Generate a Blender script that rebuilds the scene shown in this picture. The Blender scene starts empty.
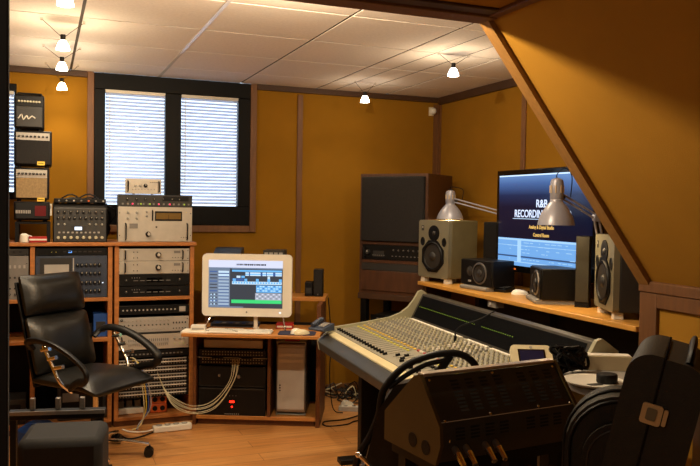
import bpy, bmesh, math, random
from mathutils import Vector, Matrix, Euler
random.seed(7)
SC = bpy.context.scene
COL = SC.collection
rad = math.radians

# ---------------------------------------------------------------- materials
def lin(h):
    h = h.lstrip('#')
    o = []
    for i in (0, 2, 4):
        c = int(h[i:i+2], 16) / 255
        o.append(c / 12.92 if c <= 0.04045 else ((c + 0.055) / 1.055) ** 2.4)
    return (o[0], o[1], o[2], 1)

def mat(name, col, rough=0.5, metal=0.0, var=0.12, scale=12.0, stretch=(1, 1, 1), bump=0.0, bscale=200.0, spec=0.5):
    m = bpy.data.materials.new(name); m.use_nodes = True
    nt = m.node_tree; b = nt.nodes['Principled BSDF']
    c = lin(col)
    tc = nt.nodes.new('ShaderNodeTexCoord'); mp = nt.nodes.new('ShaderNodeMapping')
    mp.inputs['Scale'].default_value = stretch
    nt.links.new(tc.outputs['Object'], mp.inputs['Vector'])
    nz = nt.nodes.new('ShaderNodeTexNoise'); nz.inputs['Scale'].default_value = scale; nz.inputs['Detail'].default_value = 4
    nt.links.new(mp.outputs['Vector'], nz.inputs['Vector'])
    rp = nt.nodes.new('ShaderNodeValToRGB')
    rp.color_ramp.elements[0].position = 0.3; rp.color_ramp.elements[1].position = 0.7
    rp.color_ramp.elements[0].color = tuple(x * (1 - var) for x in c[:3]) + (1,)
    rp.color_ramp.elements[1].color = tuple(min(1, x * (1 + var)) for x in c[:3]) + (1,)
    nt.links.new(nz.outputs['Fac'], rp.inputs['Fac']); nt.links.new(rp.outputs['Color'], b.inputs['Base Color'])
    b.inputs['Roughness'].default_value = rough; b.inputs['Metallic'].default_value = metal
    b.inputs['Specular IOR Level'].default_value = spec
    if bump:
        n2 = nt.nodes.new('ShaderNodeTexNoise'); n2.inputs['Scale'].default_value = bscale
        nt.links.new(tc.outputs['Object'], n2.inputs['Vector'])
        bp = nt.nodes.new('ShaderNodeBump'); bp.inputs['Strength'].default_value = bump; bp.inputs['Distance'].default_value = 0.002
        nt.links.new(n2.outputs['Fac'], bp.inputs['Height']); nt.links.new(bp.outputs['Normal'], b.inputs['Normal'])
    return m

def emat(name, col, strength=1.0, base='#050505', rough=0.3):
    m = bpy.data.materials.new(name); m.use_nodes = True
    b = m.node_tree.nodes['Principled BSDF']
    b.inputs['Base Color'].default_value = lin(base); b.inputs['Roughness'].default_value = rough
    b.inputs['Emission Color'].default_value = lin(col); b.inputs['Emission Strength'].default_value = strength
    return m

M = {}
M['fabric_wall'] = mat('amber_wall_fabric', '#8A6018', 0.95, var=0.07, scale=3, bump=0.5, bscale=260, spec=0.1)
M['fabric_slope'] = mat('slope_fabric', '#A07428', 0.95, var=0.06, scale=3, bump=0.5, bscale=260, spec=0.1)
M['trim'] = mat('brown_wood_trim', '#6A4422', 0.55, var=0.15, scale=9, stretch=(6, 6, 0.6))
M['trimlit'] = mat('lit_wood_trim', '#8E6632', 0.5, var=0.12, scale=9, stretch=(6, 6, 0.6))  # same wood trim with the lighter, lit tone put into its colour
M['crown'] = mat('dark_crown_wood', '#3E240C', 0.6, var=0.15, scale=9)
M['rackwood'] = mat('rack_wood', '#A86A34', 0.45, var=0.18, scale=7, stretch=(1, 6, 6))
M['deskwood'] = mat('desk_wood', '#B4783A', 0.4, var=0.15, scale=7, stretch=(1, 6, 6))
M['deskdark'] = mat('desk_side_wood', '#5E3413', 0.5, var=0.15, scale=7, stretch=(6, 6, 1))
M['shelfwood'] = mat('speaker_shelf_wood', '#D39A48', 0.35, var=0.12, scale=6, stretch=(6, 1, 6))
M['cabwood'] = mat('monitor_cabinet_wood', '#4A2C18', 0.45, var=0.2, scale=6, stretch=(6, 6, 1))
M['black'] = mat('black_paint', '#080707', 0.5, var=0.2, spec=0.25)
M['blackmatte'] = mat('matt_black', '#090808', 0.8, var=0.2)
M['blackgloss'] = mat('gloss_black', '#060607', 0.12, var=0.1)
M['plastic'] = mat('black_plastic', '#0E0D0C', 0.4, var=0.2, spec=0.3)
M['grille'] = mat('speaker_grille_cloth', '#15110F', 0.9, var=0.4, scale=90, bump=0.6, bscale=400)
M['leather'] = mat('black_leather', '#100F0C', 0.34, var=0.25, scale=6, bump=0.35, bscale=120)
M['bagcloth'] = mat('black_case_vinyl', '#211E14', 0.6, var=0.2, scale=40, bump=0.6, bscale=300)
M['silver'] = mat('silver_panel', '#B9B2A6', 0.42, 0.35, var=0.06, scale=20)
M['steel'] = mat('brushed_steel', '#8F8B86', 0.35, 0.8, var=0.1, scale=20, stretch=(1, 1, 20))
M['chrome'] = mat('chrome', '#E6E2DA', 0.12, 1.0, var=0.03)
M['grey'] = mat('grey_panel', '#77736F', 0.5, 0.1, var=0.1)
M['dkgrey'] = mat('dark_grey_panel', '#2C2A28', 0.5, 0.1, var=0.12)
M['bluegrey'] = mat('blue_grey_plastic', '#343C4C', 0.45, var=0.1)
M['ltgrey'] = mat('light_grey_panel', '#A6A19A', 0.5, 0.1, var=0.06)
M['white'] = mat('white_plastic', '#E4DFD2', 0.35, var=0.03)
M['cream'] = mat('cream_plastic', '#D9CDA8', 0.4, var=0.04)
M['desk_surface'] = mat('console_surface', '#8E8A7A', 0.5, 0.1, var=0.06)
M['desk_edge'] = mat('console_side', '#A09C80', 0.45, 0.05, var=0.06)
M['armrest'] = mat('console_armrest', '#34332F', 0.5, var=0.1)
M['armstrip'] = mat('console_strip', '#CFC39A', 0.4, var=0.04)
M['kpot'] = mat('knob_cream', '#BDB698', 0.4, var=0.08)
M['kgrey'] = mat('knob_grey', '#8D8B82', 0.4, var=0.1)
M['yellow'] = mat('yellow_label', '#D9B640', 0.5, var=0.1)
M['red'] = mat('red_plastic', '#A81E1C', 0.45, var=0.1)
M['orange'] = mat('orange_plastic', '#C2561E', 0.5, var=0.1)
M['blue'] = mat('blue_plastic', '#1F4C96', 0.5, var=0.15)
M['navy'] = mat('navy_mat', '#1B2140', 0.8, var=0.15)
M['tan'] = mat('tan_grille', '#8A7350', 0.85, var=0.2, scale=80)
M['paper'] = mat('paper', '#E6E0D2', 0.8, var=0.03)
M['gold'] = mat('brass', '#DCC090', 0.35, 0.25, var=0.08)
M['cone'] = mat('speaker_cone', '#2A2620', 0.45, var=0.2)
M['champ'] = mat('champagne_baffle', '#7E7862', 0.4, 0.25, var=0.06)
M['champside'] = mat('monitor_side_paint', '#6A5F40', 0.5, 0.1, var=0.08)
M['spkside'] = mat('dark_monitor_side', '#2B2724', 0.55, var=0.15)
M['olive'] = mat('olive_lit_grille', '#2E2A1A', 0.55, var=0.12)  # black grille front, lightened to olive as if lit
M['lampsilver'] = mat('lamp_silver', '#9C9CA8', 0.38, 0.25, var=0.03)
M['pad'] = mat('grey_foam_pad', '#7F7A72', 0.85, var=0.08)
M['beigecable'] = mat('pale_cable', '#C9BF9A', 0.5, var=0.06)
M['frameblack'] = mat('window_black', '#050404', 0.5, var=0.2, spec=0.15)
M['boxmetal'] = mat('console_back_paint', '#3A352A', 0.45, 0.1, var=0.15, spec=0.3)
M['boxside'] = mat('console_end_lit', '#4B3B18', 0.5, 0.1, var=0.1)  # black end panels, tinted yellow-brown as if under warm light
M['slot'] = mat('vent_slot', '#0B0A08', 0.8, var=0.1)
M['rim'] = mat('console_rim', '#A99B8A', 0.35, 0.5, var=0.05)
M['lens'] = mat('amber_meter', '#6E5420', 0.3, var=0.1)
M['meterglass'] = mat('meter_glass', '#060606', 0.65, var=0.1, spec=0.05)
M['wire'] = mat('thin_wire', '#3A2E20', 0.5, 0.3, var=0.05)
M['led_g'] = emat('green_led', '#A8C820', 1.1)
M['led_y'] = emat('yellow_led', '#E8D840', 0.3, base='#A89A40')
M['led_r'] = emat('red_led', '#FF2010', 6)
M['led_pk'] = emat('pink_led', '#FF3060', 2.0)
M['led_b'] = emat('blue_led', '#70B0FF', 2.5)
M['led_w'] = emat('white_led', '#E0ECFF', 2.5)
M['redglow'] = emat('red_glow_panel', '#A01818', 0.5)
M['bulb'] = emat('halogen_glass', '#FFF0DC', 22)
M['warmbulb'] = emat('halogen_glass_near', '#FFE6B8', 30)
M['lampbulb'] = emat('desk_lamp_bulb', '#FFD9A0', 4)

# screens
for k, c, s in (('s_bg', '#3C4048', 1.0), ('s_side', '#6F7F96', 1.0), ('s_title', '#C9CEE4', 1.15), ('s_line', '#9FB2C6', 1.0), ('s_blue', '#66AEE6', 1.1),
                ('s_pale', '#BFD8EC', 1.1), ('s_mid', '#3E5E9A', 1.0), ('s_dark', '#23262E', 1.0), ('s_grey', '#A8ACBA', 1.0), ('s_green', '#3CCB72', 1.1),
                ('t_dark', '#060A22', 0.9), ('t_daw', '#6FA6E2', 1.0), ('t_dawl', '#A6D0F4', 1.0), ('t_dawd', '#33507E', 1.0), ('t_line', '#C4DEF8', 1.3),
                ('t_white', '#D6E4FF', 1.2), ('t_amber', '#E8B860', 1.1), ('t_orange', '#E06A20', 1.0)):
    M[k] = emat('screen_' + k, c, s*1.45)

def tv_gradient():  # dark picture; the blue brightening upwards is window reflection painted as glow
    m = bpy.data.materials.new('television_picture_sheen'); m.use_nodes = True
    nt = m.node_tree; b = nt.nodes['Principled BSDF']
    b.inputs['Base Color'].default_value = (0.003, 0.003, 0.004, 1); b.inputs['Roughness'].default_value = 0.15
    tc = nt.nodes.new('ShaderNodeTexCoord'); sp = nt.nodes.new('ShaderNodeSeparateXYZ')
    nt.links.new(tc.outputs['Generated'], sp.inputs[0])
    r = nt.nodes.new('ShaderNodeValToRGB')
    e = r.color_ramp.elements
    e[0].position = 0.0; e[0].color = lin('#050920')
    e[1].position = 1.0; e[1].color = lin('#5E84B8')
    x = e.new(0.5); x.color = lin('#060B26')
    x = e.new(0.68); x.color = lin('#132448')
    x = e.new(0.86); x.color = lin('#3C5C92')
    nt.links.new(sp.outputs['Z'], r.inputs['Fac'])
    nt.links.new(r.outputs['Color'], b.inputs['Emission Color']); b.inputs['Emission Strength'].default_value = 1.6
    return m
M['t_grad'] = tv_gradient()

def floor_mat():
    m = bpy.data.materials.new('laminate_floor'); m.use_nodes = True
    nt = m.node_tree; b = nt.nodes['Principled BSDF']
    tc = nt.nodes.new('ShaderNodeTexCoord')
    br = nt.nodes.new('ShaderNodeTexBrick')
    br.inputs['Color1'].default_value = lin('#B57A40'); br.inputs['Color2'].default_value = lin('#C08A50'); br.inputs['Mortar'].default_value = lin('#7A4A20')
    br.inputs['Scale'].default_value = 1.0; br.inputs['Brick Width'].default_value = 1.2; br.inputs['Row Height'].default_value = 0.13; br.inputs['Mortar Size'].default_value = 0.002
    nt.links.new(tc.outputs['Object'], br.inputs['Vector'])
    mp = nt.nodes.new('ShaderNodeMapping'); mp.inputs['Scale'].default_value = (1.2, 14, 1)
    nt.links.new(tc.outputs['Object'], mp.inputs['Vector'])
    nz = nt.nodes.new('ShaderNodeTexNoise'); nz.inputs['Scale'].default_value = 3; nz.inputs['Detail'].default_value = 6
    nt.links.new(mp.outputs['Vector'], nz.inputs['Vector'])
    mx = nt.nodes.new('ShaderNodeMix'); mx.data_type = 'RGBA'; mx.blend_type = 'OVERLAY'; mx.inputs['Factor'].default_value = 0.45
    nt.links.new(br.outputs['Color'], mx.inputs['A']); nt.links.new(nz.outputs['Fac'], mx.inputs['B'])
    nt.links.new(mx.outputs['Result'], b.inputs['Base Color'])
    b.inputs['Roughness'].default_value = 0.42
    return m
M['floor'] = floor_mat()

def tile_mat():
    m = mat('ceiling_tile', '#E6DCD0', 0.9, var=0.05, scale=60, bump=0.5, bscale=150, spec=0.2)
    return m
M['tile'] = tile_mat()
M['tbar'] = mat('ceiling_grid_bar', '#E8E2D4', 0.22, 0.0, var=0.03)
M['tgap'] = mat('ceiling_tile_gap', '#3E3222', 0.9, var=0.05)

def blind_mat():
    m = bpy.data.materials.new('blind_slat'); m.use_nodes = True
    nt = m.node_tree; b = nt.nodes['Principled BSDF']
    b.inputs['Base Color'].default_value = (0.72, 0.78, 0.88, 1); b.inputs['Roughness'].default_value = 0.5
    tr = nt.nodes.new('ShaderNodeBsdfTranslucent'); tr.inputs['Color'].default_value = (0.75, 0.82, 0.95, 1)
    mx = nt.nodes.new('ShaderNodeMixShader'); mx.inputs[0].default_value = 0.42
    nt.links.new(b.outputs[0], mx.inputs[1]); nt.links.new(tr.outputs[0], mx.inputs[2])
    nt.links.new(mx.outputs[0], nt.nodes['Material Output'].inputs['Surface'])
    return m
M['slat'] = blind_mat()

def glass_mat():
    m = bpy.data.materials.new('window_glass'); m.use_nodes = True
    nt = m.node_tree
    tr = nt.nodes.new('ShaderNodeBsdfTransparent'); gl = nt.nodes.new('ShaderNodeBsdfGlossy'); gl.inputs['Roughness'].default_value = 0.02
    mx = nt.nodes.new('ShaderNodeMixShader'); mx.inputs[0].default_value = 0.06
    nt.links.new(tr.outputs[0], mx.inputs[1]); nt.links.new(gl.outputs[0], mx.inputs[2])
    nt.links.new(mx.outputs[0], nt.nodes['Material Output'].inputs['Surface'])
    return m
M['glass'] = glass_mat()

# ---------------------------------------------------------------- mesh builder
class MB:
    def __init__(s):
        s.v = []; s.f = []; s.m = []; s.keys = []
    def k(s, key):
        if key not in s.keys: s.keys.append(key)
        return s.keys.index(key)
    def add(s, vs, fs, key):
        o = len(s.v); s.v += [tuple(v) for v in vs]; i = s.k(key)
        for f in fs: s.f.append(tuple(o + a for a in f)); s.m.append(i)
        return s
    def box(s, x0, x1, y0, y1, z0, z1, key, rot=None, piv=None):
        vs = [(x, y, z) for z in (z0, z1) for y in (y0, y1) for x in (x0, x1)]
        if rot is not None:
            c = Vector(piv if piv else ((x0+x1)/2, (y0+y1)/2, (z0+z1)/2)); R = Euler(rot).to_matrix()
            vs = [tuple(R @ (Vector(v) - c) + c) for v in vs]
        return s.add(vs, [(0, 2, 3, 1), (4, 5, 7, 6), (0, 1, 5, 4), (2, 6, 7, 3), (0, 4, 6, 2), (1, 3, 7, 5)], key)
    def quad(s, a, b, c, d, key):
        return s.add([a, b, c, d], [(0, 1, 2, 3)], key)
    def prism(s, poly, axis, a, b, key, capkey=None):
        n = len(poly)
        def pt(p, t):
            if axis == 'x': return (t, p[0], p[1])
            if axis == 'y': return (p[0], t, p[1])
            return (p[0], p[1], t)
        vs = [pt(p, a) for p in poly] + [pt(p, b) for p in poly]
        s.add(vs, [(i, (i+1) % n, n + (i+1) % n, n + i) for i in range(n)], key)
        s.add(vs, [tuple(range(n))[::-1], tuple(range(n, 2*n))], capkey or key)
        return s
    def cyl(s, p0, p1, r0, key, r1=None, n=14):
        r1 = r0 if r1 is None else r1
        p0 = Vector(p0); p1 = Vector(p1); d = (p1 - p0).normalized()
        u = d.orthogonal().normalized(); w = d.cross(u)
        vs = []
        for p, r in ((p0, r0), (p1, r1)):
            for i in range(n):
                t = 2*math.pi*i/n; vs.append(p + u*(r*math.cos(t)) + w*(r*math.sin(t)))
        fs = [(i, (i+1) % n, n+(i+1) % n, n+i) for i in range(n)] + [tuple(range(n))[::-1], tuple(range(n, 2*n))]
        return s.add(vs, fs, key)
    def lathe(s, prof, org, axis, key, n=20):
        # prof: list of (radius, distance along axis)
        org = Vector(org); d = Vector(axis).normalized(); u = d.orthogonal().normalized(); w = d.cross(u)
        vs = []
        for r, t in prof:
            for i in range(n):
                a = 2*math.pi*i/n; vs.append(org + d*t + u*(r*math.cos(a)) + w*(r*math.sin(a)))
        fs = []
        for j in range(len(prof)-1):
            for i in range(n):
                fs.append((j*n+i, j*n+(i+1) % n, (j+1)*n+(i+1) % n, (j+1)*n+i))
        return s.add(vs, fs, key)
    def tube(s, pts, r, key, n=8, smooth=0, squash=None, closed=False):
        pts = [Vector(p) for p in pts]
        if smooth: pts = spline(pts, smooth, closed)
        m = len(pts); vs = []; up = None
        for i, p in enumerate(pts):
            if closed: t = (pts[(i+1) % m] - pts[i-1]).normalized()
            else: t = (pts[min(i+1, m-1)] - pts[max(i-1, 0)]).normalized()
            if up is None: up = t.orthogonal().normalized() if squash is None else Vector(squash[2])
            up = (up - t*up.dot(t)).normalized(); w = t.cross(up)
            ra, rb = (r, r) if squash is None else (squash[0], squash[1])
            if callable(r): ra = rb = r(i/(m-1))
            for k in range(n):
                a = 2*math.pi*(k+0.5)/n; vs.append(p + up*(ra*math.cos(a)) + w*(rb*math.sin(a)))
        fs = []
        for i in range(m if closed else m-1):
            j = (i+1) % m
            for k in range(n):
                fs.append((i*n+k, i*n+(k+1) % n, j*n+(k+1) % n, j*n+k))
        if not closed: fs += [tuple(range(n))[::-1], tuple(range((m-1)*n, m*n))]
        return s.add(vs, fs, key)
    def mesh(s, name):
        me = bpy.data.meshes.new(name); me.from_pydata(s.v, [], s.f)
        for k in s.keys: me.materials.append(M[k])
        me.polygons.foreach_set('material_index', s.m)
        me.update()
        bm = bmesh.new(); bm.from_mesh(me); bmesh.ops.recalc_face_normals(bm, faces=bm.faces); bm.to_mesh(me); bm.free()
        me.polygons.foreach_set('use_smooth', [True]*len(me.polygons))
        try: me.set_sharp_from_angle(angle=rad(38))
        except Exception: pass
        return me

def spline(pts, sub, closed=False):
    out = []; n = len(pts)
    rng = range(n if closed else n-1)
    for i in rng:
        if closed: p0, p1, p2, p3 = pts[i-1], pts[i], pts[(i+1) % n], pts[(i+2) % n]
        else: p0, p1, p2, p3 = pts[max(i-1, 0)], pts[i], pts[i+1], pts[min(i+2, n-1)]
        for k in range(sub):
            t = k/sub
            out.append(0.5*((2*p1) + (p2-p0)*t + (2*p0-5*p1+4*p2-p3)*t*t + (3*p1-p0-3*p2+p3)*t**3))
    if not closed: out.append(pts[-1])
    return out

def link(name, me, parent=None, loc=(0, 0, 0), rot=(0, 0, 0), bevel=0, label=None, kind=None):
    o = bpy.data.objects.new(name, me); COL.objects.link(o)
    o.location = loc; o.rotation_euler = rot
    if parent is not None: o.parent = parent
    if label: o['label'] = label
    if kind: o['kind'] = kind
    if bevel:
        md = o.modifiers.new('bevel', 'BEVEL'); md.width = bevel; md.segments = 2; md.limit_method = 'ANGLE'; md.angle_limit = rad(40)
    return o
def part(name, mb, parent, **kw): return link(name, mb.mesh(name), parent, **kw)
def thing(name, label, cat, loc=(0, 0, 0), rz=0, group=None, rot=None):
    o = bpy.data.objects.new(name, None); COL.objects.link(o); o.empty_display_size = 0.05
    o.location = loc; o.rotation_euler = rot if rot else (0, 0, rad(rz))
    o['label'] = label; o['category'] = cat
    if group: o['group'] = group
    return o
def solo(name, mb, label, cat, group=None, kind=None, **kw):
    o = link(name, mb.mesh(name), None, kind=kind, **kw); o['label'] = label; o['category'] = cat
    if group: o['group'] = group
    return o
def struct(name, mb, **kw): return link(name, mb.mesh(name), None, kind='structure', **kw)
def copy_tree(o, parent=None):
    c = o.copy(); COL.objects.link(c)
    if parent is not None: c.parent = parent
    for ch in list(o.children): copy_tree(ch, c)
    return c
_kc = {}
def knob_mesh(r, h, key, mark='white'):
    q = (round(r, 4), round(h, 4), key)
    if q not in _kc:
        b = MB(); b.lathe([(r*1.05, 0), (r, -h*0.4), (r*0.85, -h), (0.0001, -h)], (0, 0, 0), (0, 1, 0), key, n=12)
        if mark: b.box(-r*0.12, r*0.12, -h*1.04, -h*0.98, 0, r*0.8, mark)
        _kc[q] = b.mesh('knob')
    return _kc[q]
def knob(parent, x, z, r, h, key, y=0, mark='white', name='knob'):
    return link(name, knob_mesh(r, h, key, mark), parent, (x, y, z))
# ---------------------------------------------------------------- room
D = 5.70; XR = 3.06; XL = -1.35; YB = -1.3; ZC = 2.40; ZF = 2.25; YE = 2.70
SX0, SX1, KZ = 1.645, 2.512, 1.16

b = MB(); b.box(XL, XR, YB, D, -0.06, 0, 'floor'); struct('floor', b)

# ceiling: tiles in a 0.6 m grid over the back of the room
b = MB()
gx = [0.775 + 0.6*i for i in range(-4, 5)]; gy = [5.26 - 0.6*i for i in range(-1, 6)]
b.box(XL, XR, YE - 0.02, D, ZC + 0.004, ZC + 0.07, 'tgap')
for i in range(len(gx) - 1):
    for j in range(len(gy) - 1):
        x0, x1 = max(gx[i], XL), min(gx[i+1], XR); y1, y0 = min(gy[j], D), max(gy[j+1], YE)
        if x1 - x0 > 0.03 and y1 - y0 > 0.03: b.box(x0 + .008, x1 - .008, y0 + .007, y1 - .007, ZC, ZC + 0.004, 'tile')
b.box(.775 - .010, .775 + .010, YE, D, ZC - .002, ZC + .0035, 'tbar')
struct('ceiling', b)
b = MB()
b.box(XL, SX0, YB, YE - .03, ZF, ZF + .04, 'fabric_slope')
b.box(XL, SX0, YE - .03, YE, ZF, ZC + .012, 'fabric_slope')
struct('ceiling_front', b)
# sloping roof panel
b = MB()
b.prism([(SX0, ZF), (SX1, KZ), (SX1 + .05, KZ + .02), (SX0 + .05, ZF + .02)], 'y', YB, YE, 'fabric_slope')
struct('wall_slope', b)
b = MB(); b.box(SX1, SX1 + .05, YB, YE, 0, KZ, 'fabric_slope'); struct('wall_knee', b)
# cheek between slope and dormer
b = MB(); b.prism([(SX0, ZC), (SX0 + .03, ZF), (SX1 + .03, KZ), (SX1 + .03, 0), (XR, 0), (XR, ZC)], 'y', YE - .03, YE, 'fabric_wall'); struct('wall_dormer', b)
# edge boards
b = MB()
dx, dz = SX1 - SX0, KZ - ZF; L = math.hypot(dx, dz); ux, uz = dx/L, dz/L; nx, nz = uz, -ux
def SP(s, h): return (SX0 + ux*s + nx*h, ZF + uz*s + nz*h)
b.prism([SP(-.0, 0), SP(L + .01, 0), SP(L + .01, .022), SP(-.0, .022)], 'y', YE - .05, YE + .012, 'trimlit')
struct('trim_1', b, bevel=.004)
b = MB(); b.box(SX0 - .03, SX0 + .012, YB, YE, ZF - .018, ZF, 'trim'); struct('trim_2', b, bevel=.004)
b = MB(); b.box(XL, SX0 + .01, YE - .09, YE + .012, ZF - .022, ZF, 'trim'); b.box(XL, SX0, YE - .16, YE - .09, ZF - .012, ZF, 'crown'); struct('trim_3', b, bevel=.004)
b = MB()
b.prism([(SX1 - .026, KZ - .035), (SX1, KZ - .035), (SX1, KZ + .02), (SX1 - .026, KZ + .012)], 'y', YB, YE + .0125, 'trim')
b.box(SX1 - .02, SX1 - .0002, YB, YE - .0905, KZ - .10, KZ - .0355, 'trim')
b.box(SX1 - .02, SX1 + .05, YE - .09, YE + .012, 0, KZ - .0355, 'trim')
struct('trim_4', b, bevel=.004)

# back wall with window openings
wins = [(0.33, 1.452, 1.33, 2.36)]
W2 = (-0.80, -0.168, 1.50, 2.28)  # opening for the added blind that imitates a reflection
b = MB()
b.box(XL, W2[0], D, D + .12, 0, ZC, 'fabric_wall')
b.box(W2[0], W2[1], D, D + .12, 0, W2[2], 'fabric_wall'); b.box(W2[0], W2[1], D, D + .12, W2[3], ZC, 'fabric_wall')
b.box(W2[1], .33, D, D + .12, 0, ZC, 'fabric_wall')
b.box(.33, 1.452, D, D + .12, 0, 1.33, 'fabric_wall'); b.box(.33, 1.452, D + .051, D + .12, 2.36, ZC, 'fabric_wall')
b.box(1.452, XR + .1, D, D + .12, 0, ZC, 'fabric_wall')
struct('wall_back', b)
b = MB(); b.box(XR, XR + .1, YE - .03, D, 0, ZC, 'fabric_wall'); struct('wall_right', b)
b = MB(); b.box(XL - .1, XL, YB, D, 0, ZC, 'fabric_wall'); struct('wall_left', b)
b = MB(); b.box(XL, SX1, YB - .1, YB, 0, ZC, 'fabric_wall'); struct('wall_front', b)
# crown mouldings, corner and panel strips
b = MB(); b.box(XL, .285, D - .025, D, ZC - .042, ZC, 'crown'); b.box(1.50, XR, D - .025, D, ZC - .042, ZC, 'crown'); struct('trim_5', b, bevel=.003)
b = MB(); b.box(XR - .025, XR, YE, D - .025, ZC - .06, ZC, 'crown'); struct('trim_6', b, bevel=.003)
b = MB(); b.box(XR - .05, XR, D - .012, D, 0, ZC - .055, 'trim'); b.box(XR - .012, XR, D - .05, D - .012, 0, ZC - .06, 'trim'); struct('trim_7', b)
b = MB(); b.box(1.825, 1.868, D - .014, D, 0, ZC - .055, 'trim'); struct('trim_8', b, bevel=.003)
b = MB(); b.box(XR - .014, XR, 4.44, 4.485, 0, ZC - .06, 'trim'); struct('trim_9', b, bevel=.003)
b = MB()
b.box(.285, .33, D - .02, D, 1.28, ZC, 'trim'); b.box(1.452, 1.50, D - .02, D, 1.28, ZC, 'trim'); b.box(.33, 1.452, D - .02, D, 1.28, 1.33, 'trim')
struct('trim_10', b, bevel=.003)
b = MB(); b.box(.98, XR - .0, D - .015, D, 0, .07, 'trim'); struct('baseboard_back', b)
b = MB(); b.box(XR - .015, XR, YE, D - .02, 0, .07, 'trim'); struct('baseboard_right', b)

def window(name, x0, x1, z0, z1, panes, lab):
    b = MB(); y0, y1 = D - .015, D + .05
    xs = [x0] + [q for p in panes for q in p] + [x1]
    pz0, pz1 = panes_z
    for i in range(0, len(xs), 2): b.box(xs[i], xs[i+1], y0, y1, pz0, pz1, 'frameblack')
    b.box(x0, x1, y0, y1, z0, pz0, 'frameblack'); b.box(x0, x1, y0, y1, pz1, z1, 'frameblack')
    fr = struct(name, b, bevel=.004)
    for i, (a, c) in enumerate(panes):
        g = MB(); g.box(a, c, D + .03, D + .034, pz0, pz1, 'glass'); part('pane', g, fr)
        s = MB(); n = int((pz1 - pz0 - .02)/.0245)
        for k in range(n):
            z = pz1 - .03 - k*.0245
            s.box(a + .004, c - .004, D - .006, D + .018, z - .0007, z + .0007, 'slat', rot=(rad(46), 0, 0))
        part('blind', s, fr)
        r = MB(); r.box(a + .002, c - .002, D - .01, D + .02, pz1 - .022, pz1, 'silver'); part('blind_rail', r, fr)
        w = MB(); w.cyl((a + .03, D - .014, pz1 - .03), (a + .03, D - .014, pz0 + .15), .003, 'white', n=6); part('blind_wand', w, fr)
    return fr
panes_z = (1.475, 2.285)
window('window_1', .33, 1.452, 1.33, 2.399, [(.405, .822), (.935, 1.360)], '')
panes_z = (1.55, 2.23)
window('reflection_blind', W2[0], W2[1], W2[2], W2[3], [(-.75, -.182)], '')  # added window; its blind stands in for a reflection in the door glass

# dark door edge right beside the camera
b = MB(); b.box(-.19, -.050, 1.30, 1.345, 0, 2.2, 'blackmatte'); struct('door_1', b, bevel=.003)

# ---------------------------------------------------------------- hanging halogen lamps
def halogen(x, y, z, label, key='bulb', hw=.1, group='halogen lamps hung under the ceiling'):
    t = thing('hanging_lamp', label, 'lamp', (x, y, ZC), 0, group)
    dz = z - ZC
    for s in (-1, 1):
        b = MB(); b.tube([(s*hw, 0, -.006), (s*.012, 0, dz + .045)], .0016, 'wire', n=6); part('wire', b, t)
        b = MB(); b.cyl((s*hw, 0, -.012), (s*hw, 0, 0), .007, 'chrome', n=10); part('hook', b, t)
    b = MB(); b.cyl((0, 0, dz + .022), (0, 0, dz + .052), .013, 'black', n=12); part('socket', b, t)
    b = MB(); b.lathe([(.009, .028), (.020, .015), (.030, -.008), (.033, -.024), (.0001, -.020)], (0, 0, dz), (0, 0, 1), key, n=16); part('reflector', b, t)
    return t
halogen(2.255, 4.03, 2.292, 'small glowing halogen lamp on V wires, nearest the sloping wall')
halogen(2.181, 5.20, 2.274, 'small glowing halogen lamp near the back wall above the tall dark speaker', hw=.08)
halogen(.091, 4.15, 2.273, 'bright halogen lamp at upper left, largest and highest of the three', 'warmbulb')
halogen(.101, 4.85, 2.284, 'bright halogen lamp at upper left, middle of the three')
halogen(.114, 5.45, 2.252, 'bright halogen lamp at upper left, lowest of the three by the wall', 'warmbulb')
for x in (2.155, 2.352):
    b = MB(); b.tube([(x, 2.75, ZC - .008), (x - .05, 5.6, ZC - .008)], .0016, 'wire', n=6)
    solo('lamp_cable', b, 'thin lamp cable along ceiling at right, %s of the pair' % ('left' if x < 2.2 else 'right'), 'cable', 'lamp cables under the ceiling')

def plight(name, loc, power, col, size=.03, typ='POINT', rot=None, spot=None):
    l = bpy.data.lights.new(name, typ); l.energy = power; l.color = col
    if typ in ('POINT', 'SPOT'): l.shadow_soft_size = size
    if typ == 'SPOT': l.spot_size = rad(spot or 120); l.spot_blend = .8
    if typ == 'AREA': l.size = size
    o = bpy.data.objects.new(name, l); COL.objects.link(o); o.location = loc
    if rot: o.rotation_euler = rot
    return o
WARM = (1, .80, .54)
LP = 1.35
def halo(x, y, z, p):
    plight('halogen_beam', (x, y, z), p*LP, WARM, .03, 'SPOT', spot=135)
    plight('halogen_glow', (x, y, z), p*.26*LP, WARM, .03)
for x, y, z, p in ((2.25, 4.03, 2.25, 34), (2.18, 5.20, 2.23, 9), (.09, 4.15, 2.225, 36), (.10, 4.85, 2.235, 22), (.114, 5.45, 2.205, 10)):
    halo(x, y, z, p)
# two more lamps of the same rows, above the frame
halogen(.08, 3.27, 2.285, 'halogen lamp nearest the camera in the left row')
halo(.08, 3.27, 2.24, 30)
halogen(.95, 2.82, 2.335, 'halogen lamp close behind the lowered ceiling edge')
plight('halogen_light', (.95, 2.82, 2.295), 80*LP, WARM, .012)

# added fill lamp behind the camera, brightens the foreground
halogen(-.55, .35, 2.10 , 'added fill lamp over the unlit end of the room behind the camera') if False else None
t = thing('hanging_lamp', 'small added fill lamp under the low ceiling behind the camera', 'lamp', (-.45, .30, ZF))
b = MB(); b.tube([(0, 0, -.001), (0, 0, -.08)], .003, 'wire', n=6); part('wire', b, t)
b = MB(); b.lathe([(.012, -.08), (.045, -.10), (.055, -.14), (.0001, -.135)], (0, 0, 0), (0, 0, 1), 'lampbulb', n=16); part('reflector', b, t)
plight('foreground_fill_light', (-.45, .30, ZF - .19), 16, (1, .86, .66), .05)
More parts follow.
